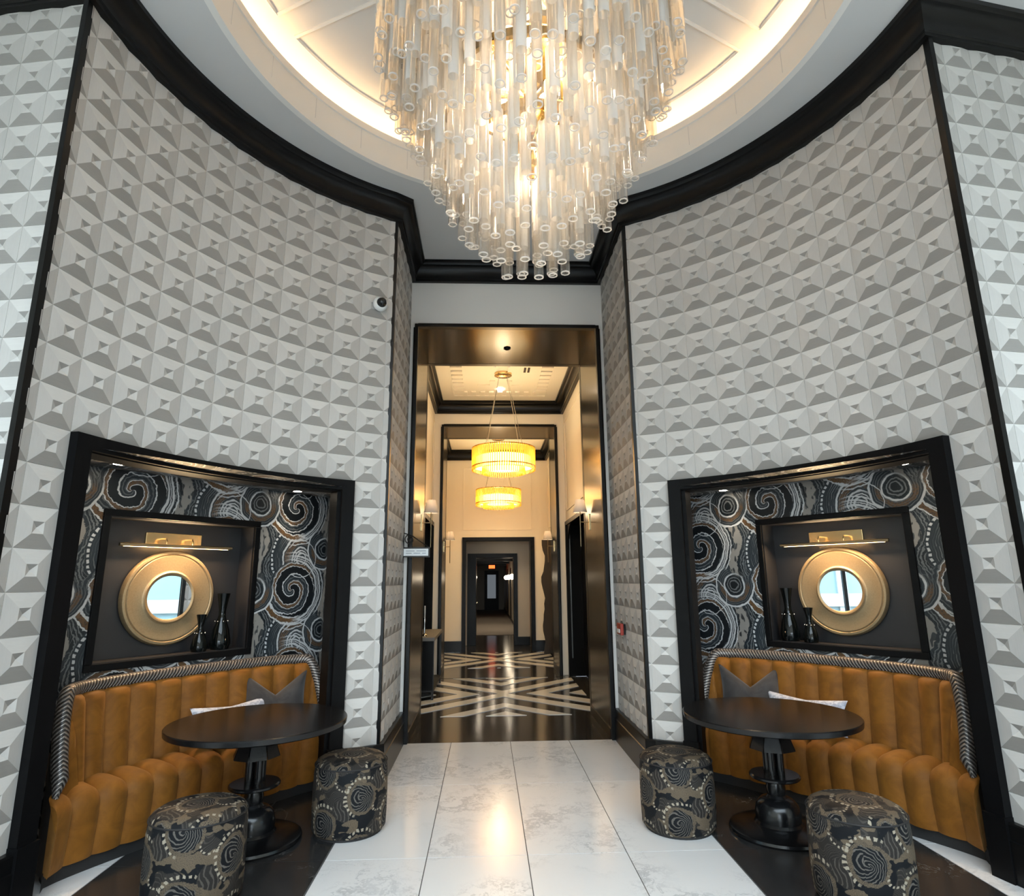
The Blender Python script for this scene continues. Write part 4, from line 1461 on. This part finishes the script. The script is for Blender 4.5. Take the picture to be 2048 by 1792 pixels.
def make_sofa(s, V, ux, m_, rz):
    side = 'left' if s < 0 else 'right'
    so = empty('banquette_sofa', (0, YC, 0), rz)
    tag(so, 'curved amber velvet banquette with channel tufting in the %s alcove' % side, 'sofa', 'alcove banquettes')
    NCH = 13
    U0 = .09
    def resamp(fn, n=400):
        P = [Vector(fn(-pi / 2 + pi * i / n)) for i in range(n + 1)]
        L = [0]
        for a, b in zip(P, P[1:]): L.append(L[-1] + (b - a).length)
        def at(t):
            d = max(0, min(1, t)) * L[-1]
            lo, hi = 0, n
            while hi - lo > 1:
                mid = (lo + hi) // 2
                if L[mid] <= d: lo = mid
                else: hi = mid
            f = (d - L[lo]) / max(1e-9, L[hi] - L[lo])
            return P[lo].lerp(P[hi], f)
        return at
    sg = lambda x, e: math.copysign(abs(x) ** e, x)
    O = resamp(lambda a: (U0 + .97 * sg(sin(a), .80), 2.60 + .455 * abs(cos(a)) ** .72))
    F = resamp(lambda a: (U0 + .985 * sg(sin(a), .90), 2.53 + .12 * abs(cos(a)) ** .62))
    def nrm(t):
        a, b = O(t - .004 if t > .004 else 0), O(t + .004 if t < .996 else 1)
        d = (b - a).normalized()
        return Vector((d.y, -d.x))          # towards the room (smaller v)
    def ztop(t):
        e = min(t, 1 - t)
        k = min(1, e / .11)
        return .50 + .47 * (k * k * (3 - 2 * k)) ** .8
    def W_(u, v, z): return (ux(u), v, z)
    flip = m_ < 0
    for i in range(NCH):
        t0, t1 = i / NCH, (i + 1) / NCH
        # back channel
        def fb(a, b):
            t = t0 + (t1 - t0) * a
            o_, n_ = O(t), nrm(t)
            bulge = .040 * (1 - abs(2 * a - 1) ** 2.4)
            zt = ztop(t) - .02
            z0 = .40
            eo = min(1, .12 + min(t, 1 - t) / .07)
            if b < .8:
                q = b / .8
                z = z0 + (zt - .05 - z0) * q
                off = (.135 - .055 * q + bulge) * eo
            else:
                q = (b - .8) / .2 * pi / 2
                z = zt - .05 + .05 * sin(q)
                off = (.08 + bulge - (.055 + bulge) * (1 - cos(q))) * eo
            return W_(o_.x + n_.x * off, o_.y + n_.y * off, z)
        MB().grid(fb, 10, 14, flip=not flip).build('back_channel', 'velvet_amber', so, smooth=70)
        # seat channel
        def fs_(a, b):
            t = t0 + (t1 - t0) * a
            o_, n_ = O(t), nrm(t)
            B = o_ + n_ * (.10 * min(1, min(t, 1 - t) / .08))
            f = F(t)
            dist = max(.05, (f - B).length)
            dirv = Vector((-.25 * (f.x - U0), -1)).normalized()
            bulge = .034 * (1 - abs(2 * a - 1) ** 2.4)
            rad = .075
            zt = .425
            if b < .45:
                q = b / .45
                p = B.lerp(f - dirv * min(rad, dist * .5), q)
                return W_(p.x, p.y, zt + bulge + .012 * sin(q * pi))
            elif b < .7:
                q = (b - .45) / .25 * pi / 2
                rr = rad + bulge
                c = f - dirv * min(rad, dist * .5)
                return W_(c.x + dirv.x * rr * sin(q), c.y + dirv.y * rr * sin(q), zt - rad + rr * cos(q))
            else:
                q = (b - .7) / .3
                rr = rad + bulge
                c = f - dirv * min(rad, dist * .5)
                k = rr * (1 - .25 * q * q)
                return W_(c.x + dirv.x * k, c.y + dirv.y * k, zt - rad + (.075 - (zt - rad)) * q)
        MB().grid(fs_, 10, 26, flip=not flip).build('seat_channel', 'velvet_amber', so, smooth=70)
        if i in (0, NCH - 1):
            ea = 0.0 if i == 0 else 1.0
            prof = [fs_(ea, b / 26) for b in range(27)]
            o0 = O(ea)
            prof += [W_(o0.x, o0.y, .075), W_(o0.x, o0.y, .425)]
            k_ = len(prof)
            MB().add(prof, [tuple(range(k_))]).build('end_panel', 'velvet_amber', so)
    # shell behind the back
    n = 60
    def shell(a, b):
        t = a; o_ = O(t)
        return W_(o_.x, o_.y, .06 + (ztop(t) - .08) * b)
    MB().grid(shell, n, 4, flip=flip).build('back_shell', 'sofa_shell', so, smooth=60)
    # braided trim over the top and down the arm fronts
    path = []
    o_ = O(0); n_ = nrm(0)
    for z in (.06, .2, .35, .46):
        path.append(W_(o_.x + .01, o_.y - .01, z))
    for i in range(1, 90):
        t = i / 90
        o_ = O(t); n_ = nrm(t)
        path.append(W_(o_.x + n_.x * .035, o_.y + n_.y * .035, ztop(t)))
    o_ = O(1)
    for z in (.46, .35, .2, .06):
        path.append(W_(o_.x - .01, o_.y - .01, z))
    rad = [.008, .008, .009, .018] + [.042] * 89 + [.018, .009, .008, .008]
    MB().tube(path, rad, 14).build('braided_trim', 'braid', so, smooth=60)
    # plinth
    poly = [tuple(F(i / 30) - Vector((0, -.03))) for i in range(31)] + [tuple(O(1 - i / 30) + nrm(1 - i / 30) * .03) for i in range(1, 30)]
    MB().prism([(ux(a), b) for a, b in poly], 0, .085).build('plinth', 'sofa_shell', so)
    return so

def pillow_mesh(w, h, th, chop, mat, seed):
    rnd = random.Random(seed)
    m = MB()
    def f(side):
        def g(a, b):
            x, y = 2 * a - 1, 2 * b - 1
            pin = 1 - .10 * (1 - abs(x) ** 2) * abs(y) ** 3 
            pin2 = 1 - .10 * (1 - abs(y) ** 2) * abs(x) ** 3
            X_ = x * w / 2 * pin2
            Z_ = y * h / 2 * pin
            t = th * ((1 - abs(x) ** 3.2) * (1 - abs(y) ** 3.2)) ** .55
            if chop:
                k = max(0, 1 - abs(x) * 1.05) ** 1.15 * max(0, (y + .15)) / 1.15
                Z_ -= chop * k
                t *= 1 - .25 * k
            t += .006 * sin(9 * x + 5 * y) * (1 - abs(x)) * (1 - abs(y))
            return (X_, side * t / 2, Z_)
        return g
    m.grid(f(-1), 24, 24)
    m.grid(f(1), 24, 24, flip=True)
    return m

def ottoman(x, y, rz, label):
    e = empty('ottoman', (x, y, 0), rz)
    tag(e, label, 'ottoman', 'round paisley ottomans')
    R = .238
    MB().lathe([(R - .02, .0), (R - .02, .02)], 40).build('base', 'sofa_shell', e)
    MB().lathe([(R - .012, .016), (R, .03), (R + .004, .12), (R + .005, .25), (R + .002, .36), (R - .004, .415)], 56, caps=False).build('side_cover', 'ottoman_side', e, smooth=60)
    tc = MB().lathe([(R - .004, .415), (R - .014, .437), (R - .04, .452), (R * .6, .462), (.001, .466)], 56, caps=False).build('top_cushion', 'ottoman_top', e, smooth=60)
    MB().tube([((R - .003) * cos(2 * pi * i / 56), (R - .003) * sin(2 * pi * i / 56), .416) for i in range(56)], .005, 6, closed=True).build('piping', 'sofa_shell', tc, smooth=60)
    return e

def table(x, y, label):
    e = empty('pedestal_table', (x, y, 0)); tag(e, label, 'table', 'round pedestal tables')
    zt = .718
    MB().lathe([(.001, zt - .042), (.540, zt - .042), (.556, zt - .034), (.559, zt - .006), (.554, zt), (.001, zt)], 72, caps=False).build('tabletop', 'table_black', e, smooth=30)
    m = MB()
    for k in range(8):                 # faceted flared skirt
        a0, a1 = 2 * pi * (k + .04) / 8, 2 * pi * (k + .96) / 8
        m.add([(.085 * cos(a0), .085 * sin(a0), zt - .042), (.085 * cos(a1), .085 * sin(a1), zt - .042), (.150 * cos(a1), .150 * sin(a1), .50), (.150 * cos(a0), .150 * sin(a0), .50),
               (.065 * cos(a0), .065 * sin(a0), zt - .042), (.065 * cos(a1), .065 * sin(a1), zt - .042), (.138 * cos(a1), .138 * sin(a1), .50), (.138 * cos(a0), .138 * sin(a0), .50)],
              [(0, 3, 2, 1), (4, 5, 6, 7), (0, 4, 7, 3), (1, 2, 6, 5), (3, 7, 6, 2)])
    m.build('flared_skirt', 'table_black', e)
    for k in range(4):
        a = pi / 4 + pi / 2 * k
        MB().tube([(.042 * cos(a), .042 * sin(a), .33), (.042 * cos(a), .042 * sin(a), .60)], .026, 12).build('column_rod', 'table_black', e, smooth=40)
    MB().lathe([(.001, .32), (.150, .32), (.158, .327), (.158, .338), (.150, .345), (.001, .345)], 40, caps=False).build('collar_disc', 'table_black', e, smooth=30)
    MB().lathe([(.05, .32), (.055, .30), (.062, .26), (.055, .22), (.07, .20)], 32).build('lower_column', 'table_black', e, smooth=40)
    MB().lathe([(.07, .205), (.10, .195), (.128, .165), (.140, .12), (.138, .07), (.15, .055), (.19, .05), (.22, .04), (.285, .034), (.305, .026), (.310, .012), (.305, 0)], 56).build('bell_base', 'table_black', e, smooth=40)
    return e

for s in (-1, 1):
    V, ux, m_, rz = alcove(s)
    make_sofa(s, V, ux, m_, rz)
    side = 'left' if s < 0 else 'right'
    def at(u, v, z): return Vector((0, YC, 0)) + (V @ Vector((ux(u), v, z)))
    # grey pillow
    o = pillow_mesh(.48, .46, .17, .15, None, 3).build('throw_pillow', 'velvet_grey', None, smooth=80)
    o.location = at(.66, 2.80, .675)
    o.rotation_euler = (radians(-14), 0, rz + m_ * radians(-30))
    tag(o, 'dark grey velvet pillow with a chopped top on the %s banquette' % side, 'pillow', 'grey velvet pillows')
    o = pillow_mesh(.60, .25, .11, .02, None, 4).build('lumbar_pillow', 'lumbar', None, smooth=80)
    o.location = at(.30 if s < 0 else .22, 2.80, .618 if s < 0 else .605)
    o.rotation_euler = (radians(-16), 0, rz + m_ * radians(-4))
    tag(o, 'pale grey patterned lumbar pillow on the %s banquette' % side, 'pillow', 'pale lumbar pillows')
table(-1.735, 4.33, 'round black pedestal table in front of the left banquette')
table(1.65, 4.27, 'round black pedestal table in front of the right banquette')
ottoman(-1.76, 3.60, .6, 'round paisley ottoman in the left foreground, cut by the frame')
ottoman(-1.155, 4.49, 2.0, 'round paisley ottoman beside the left table on the white marble edge')
ottoman(1.03, 4.39, .2, 'round paisley ottoman left of the right table on the white marble edge')
ottoman(1.68, 3.41, 1.1, 'round paisley ottoman in the right foreground, cut by the frame')

# ---------------------------------------------------------------- pendants in the corridor
def pendant(y, z0, label, zc):
    e = empty('pendant_light', (.027, y, z0)); tag(e, label, 'pendant light', 'amber drum pendants')
    R, H = .485, .36
    m = MB()
    n = 84
    for k in range(n):
        a = 2 * pi * k / n
        m.tube([(R * cos(a), R * sin(a), .0), (R * cos(a), R * sin(a), H)], .013, 6)
    o = m.build('outer_rods', 'amber_glass', e, smooth=50); o['kind'] = 'stuff'
    m = MB()
    n = 56
    for k in range(n):
        a = 2 * pi * k / n
        m.tube([(.33 * cos(a), .33 * sin(a), -.05), (.33 * cos(a), .33 * sin(a), .08)], .012, 6)
    o = m.build('inner_rods', 'amber_glass', e, smooth=50); o['kind'] = 'stuff'
    MB().lathe([(R - .05, .07), (R - .05, .21)], 64, caps=False).build('diffuser', 'pendant_glow', e, smooth=50)
    MB().lathe([(.02, .055), (R - .06, .055)], 64, caps=False).build('lower_diffuser', 'pendant_glow', e, smooth=50)
    for zz, rr in ((.055, R), (H - .02, R), (.07, .33)):
        MB().lathe([(rr - .018, zz), (rr + .004, zz), (rr + .004, zz + .014), (rr - .018, zz + .014), (rr - .018, zz)], 64, caps=False).build('band', 'brass', e, smooth=30)
    m = MB()
    for k in range(4):
        a = pi / 4 + k * pi / 2
        m.tube([(.40 * cos(a), .40 * sin(a), H - .02), (.09 * cos(a), .09 * sin(a), zc - z0 - .04)], .004, 5)
    m.build('cables', 'chrome', e, smooth=50)
    MB().lathe([(.13, zc - z0 - .045), (.14, zc - z0 - .04), (.14, zc - z0)], 32).build('canopy', 'brass', e, smooth=40)
    lamp('pendant_lamp', 'POINT', e, (0, 0, .3), 9, WARM, size=.12)
    lamp('pendant_lamp_down', 'POINT', e, (0, 0, -.12), 9, WARM, size=.12)
    return e
pendant(9.29, 3.27, 'nearer amber glass drum pendant glowing in the first corridor room', ZC2)
pendant(13.19, 3.19, 'farther amber glass drum pendant glowing in the second corridor room', ZC3)

# ceiling spots in the first room
for k, yy in enumerate((8.75, 10.1)):
    o = MB().box(-.05, .05, -.05, .05, -.012, 0).build('ceiling_spot', 'downlight')
    o.location = (0.0, yy, ZC2); tag(o, 'square ceiling spot %s in the first corridor room' % ('in front of the pendant', 'behind the pendant')[k], 'downlight', 'square ceiling spots')
for k, xx in enumerate((.36, .40)):
    pass
vn = empty('air_vent', (.40, 9.12, ZC2)); tag(vn, 'small black slot air vent in the corridor ceiling', 'vent')
for xx in (-.03, .03):
    MB().box(xx - .018, xx + .018, -.11, .11, -.006, .002).build('slot', 'plastic_black', vn)

# ---------------------------------------------------------------- sconces on the portal reveals
def sconce(x, y, z, s, label):
    e = empty('wall_sconce', (x, y, z)); tag(e, label, 'wall lamp', 'white shaded sconces')
    MB().box(*sorted((0, s * .012)), -.03, .03, -.10, .10).build('back_plate', 'brass', e, bevel=.003)
    MB().tube([(s * .01, 0, 0), (s * .115, 0, 0)], .007, 8).build('arm', 'brass_dull', e, smooth=40)
    MB().tube([(s * .115, 0, -.30), (s * .115, 0, .17)], .007, 8).build('rod', 'brass_dull', e, smooth=40)
    m = MB().lathe([(.090, .12), (.055, .28), (.052, .28), (.087, .12)], 28, caps=False, c=(s * .115, 0)).build('shade', 'lamp_shade', e, smooth=40)
    MB().ball((s * .115, 0, .19), .022, 10, 8).build('bulb', 'bulb_warm', e, smooth=60)
    lamp('sconce_light', 'POINT', e, (s * .115, 0, .25), 2.0, WARM, size=.03)
    return e
for i, (yy, zz) in enumerate(((7.50, 2.30), (11.42, 2.22))):
    w = (P1W, P2W)[i]
    for s in (-1, 1):
        sconce(s * w, yy, zz, -s, 'white shaded brass sconce on the %s side of the %s portal' % ('left' if s < 0 else 'right', ('first', 'second')[i]))

# ---------------------------------------------------------------- wall fittings
# dome camera
a = radians(-28.2); x, y = cyl_pt(a, RC - .035)
e = empty('security_camera', (x, y, 4.14)); tag(e, 'white dome security camera on the curved wall left of the passage', 'camera')
din = Vector((-x, -(y - YC), 0)).normalized()
e.rotation_euler = (0, 0, atan2(din.y, din.x) - pi / 2)
Mx = Matrix.Rotation(-pi / 2, 4, 'X')
MB().lathe([(.068, 0), (.068, .025), (.055, .045), (.040, .05)], 32).xf(Mx).build('mount', 'plastic_white', e, smooth=40)
MB().lathe([(.046, .045), (.044, .065), (.034, .088), (.018, .10), (.001, .104)], 28, caps=False).xf(Mx).build('lens_dome', 'plastic_black', e, smooth=50)
# red call point on the right jamb
e = empty('fire_alarm_box', (XJ - .03, 6.20, 1.12)); tag(e, 'red fire alarm pull station on the right passage wall', 'alarm')
b_ = MB().box(-.030, 0, -.09, .09, -.055, .055).build('body', 'red_plastic', e, bevel=.005)
MB().box(-.036, -.029, -.05, .05, -.035, .0).build('handle', 'plastic_white', b_)
MB().box(0, .034, -.085, .085, -.05, .05).build('back_box', 'plastic_black', e)
# hanging bracket sign
e = empty('bracket_sign', (-XJ, 6.50, 1.90)); tag(e, 'small white sign hanging from a black scroll bracket at the left of the doorway', 'sign')
MB().box(.0, .29, -.008, .008, -.055, .05).build('sign_frame', 'iron', e)
spl = MB().box(.016, .274, -.0105, -.008, -.040, .034).build('sign_plate', 'sign_white', e)
for r0, (xa, xb) in ((.012, (.04, .13)), (.012, (.15, .25)), (-.012, (.04, .10)), (-.012, (.12, .19)), (-.012, (.21, .25))):
    MB().box(xa, xb, -.0125, -.0105, r0 - .005, r0 + .003).build('letter_line', 'sign_ink', spl)
MB().box(-.002, .014, -.008, .008, -.06, .26).build('bracket_bar', 'iron', e)
sp = [(.075 + .055 * (1 - i / 40) * cos(i / 40 * 4 * pi + 1.6), 0, .13 + .055 * (1 - i / 40) * sin(i / 40 * 4 * pi + 1.6)) for i in range(38)]
MB().tube(sp, .006, 6, up=Vector((0, 1, 0))).build('scroll', 'iron', e, smooth=50)
MB().tube([(.01, 0, .20), (.10, 0, .17), (.20, 0, .10), (.27, 0, .055)], .006, 6, up=Vector((0, 1, 0))).build('brace', 'iron', e, smooth=50)
# console in the left corridor opening
e = empty('console_table', (-1.12, 9.6, 0)); tag(e, 'narrow dark console table in the left corridor opening', 'table')
MB().box(-.20, .16, -.75, .75, .78, .83).build('top', 'grey_wall', e, bevel=.004)
for xx in (-.18, .12):
    for yy in (-.72, .69):
        MB().box(xx, xx + .03, yy, yy + .03, 0, .78).build('leg', 'iron', e)
MB().box(-.18, .15, -.70, .70, .10, .13).build('lower_shelf', 'iron', e)
MB().box(-.19, -.17, -.70, .70, .13, .78).build('back_panel', 'black_door', e)
MB().box(-.17, .14, -.735, -.715, .13, .78).build('side_panel', 'black_door', e)
e = empty('candlestick', (-1.13, 9.1, .83)); tag(e, 'slim pale candlestick on the corridor console', 'candlestick')
MB().lathe([(.045, 0), (.04, .015), (.012, .03), (.016, .10), (.010, .16), (.018, .22), (.012, .25)], 16).build('stem', 'chrome', e, smooth=40)
MB().lathe([(.010, .25), (.010, .42)], 10).build('candle', 'plastic_white', e)
# bark-edged wood slab on the right of the far room
m = MB()
rn = random.Random(4)
pts = [(-.10 + rn.uniform(-.025, .025) + .03 * sin(i * .8), i * .115) for i in range(22)] + [(.10, 21 * .115 - i * 21 * .115) for i in range(2)]
n_ = len(pts)
vs = [(x_, -.02, z_) for x_, z_ in pts] + [(x_, .03, z_) for x_, z_ in pts]
m.add(vs, [tuple(range(n_)), tuple(range(2 * n_ - 1, n_ - 1, -1))] + [(i, n_ + i, n_ + (i + 1) % n_, (i + 1) % n_) for i in range(n_)])
o = m.build('wood_slab', 'bark_wood'); o.location = (1.12, 13.6, .06)
tag(o, 'tall dark live edge wood slab leaning in the second corridor room', 'wood slab')

# ---------------------------------------------------------------- lobby behind the camera
m = MB()
for (x0, x1, z0, z1) in ((-SX - .1, -2.5, 0, ZCEIL), (2.5, SX + .1, 0, ZCEIL), (-2.5, 2.5, 2.9, ZCEIL)):
    m.box(x0, x1, BY - .1, BY, z0, z1)
struct(m.build('wall_entrance', 'cream_wall'), 'entrance wall behind the viewer')
e = struct(empty('window_1'), 'glazed entrance doors behind the viewer')
for k in range(5):
    xx = -2.5 + 5.0 * k / 4
    MB().box(xx - .04, xx + .04, BY - .09, BY - .01, 0, 2.9).build('mullion', 'black_trim', e)
for k in range(4):
    MB().box(-2.5 + 5.0 * k / 4 + .04, -2.5 + 5.0 * (k + 1) / 4 - .04, BY - .053, BY - .047, .05, 2.9).build('pane', 'window_glass', e)
for s, side in ((-1, 'left'), (1, 'right')):
    m = MB()
    x0, x1 = sorted((s * SX, s * (SX + .1)))
    yF = 3.6
    m.box(x0, x1, BY - .1, .9, 0, ZCEIL); m.box(x0, x1, 2.5, yF, 0, ZCEIL); m.box(x0, x1, .9, 2.5, 2.6, ZCEIL); m.box(x0, x1, .9, 2.5, 0, .8)
    struct(m.build('wall_lobby_' + side, 'cream_wall'), 'cream lobby wall with a window, %s of the viewer' % side)
    e = struct(empty('window_%d' % (2 + (s > 0))), 'side window of the lobby, %s of the viewer' % side)
    for yy in (.9, 1.7, 2.5):
        MB().box(*sorted((s * (SX + .02), s * (SX + .09))), yy - .03, yy + .03, .8, 2.6).build('mullion', 'black_trim', e)
    for yy in (.93, 1.73):
        MB().box(*sorted((s * (SX + .05), s * (SX + .056))), yy, yy + .74, .8, 2.6).build('pane', 'window_glass', e)
simple('backdrop_teal', (.16, .27, .30), .4)
simple('facade_frame', (.30, .32, .33), .6)
for s, side in ((-1, 'left'), (1, 'right')):  # backdrop put in outside to dim and tint the sky in the mirrors
    e = empty('backdrop_building', (s * 13, -1.5, -.2)); tag(e, 'added teal backdrop building, dimming the view in the mirror of the %s alcove' % ('right' if s < 0 else 'left'), 'building')
    MB().box(*sorted((0, s * 4)), -12, 12, 0, 14).build('backdrop_block', 'backdrop_teal', e)
    for k in range(5):
        MB().box(*sorted((0, -s * .12)), -12, 12, .9 + k * 2.6, 1.3 + k * 2.6).build('floor_band', 'facade_frame', e)
    for k in range(9):
        MB().box(*sorted((0, -s * .08)), -12 + k * 2.9, -11.7 + k * 2.9, 0, 14).build('pier', 'facade_frame', e)
o = MB().box(-60, 60, -60, 60, -.30, -.20).build('ground_outside', 'asphalt'); struct(o, 'paved street outside the lobby windows')
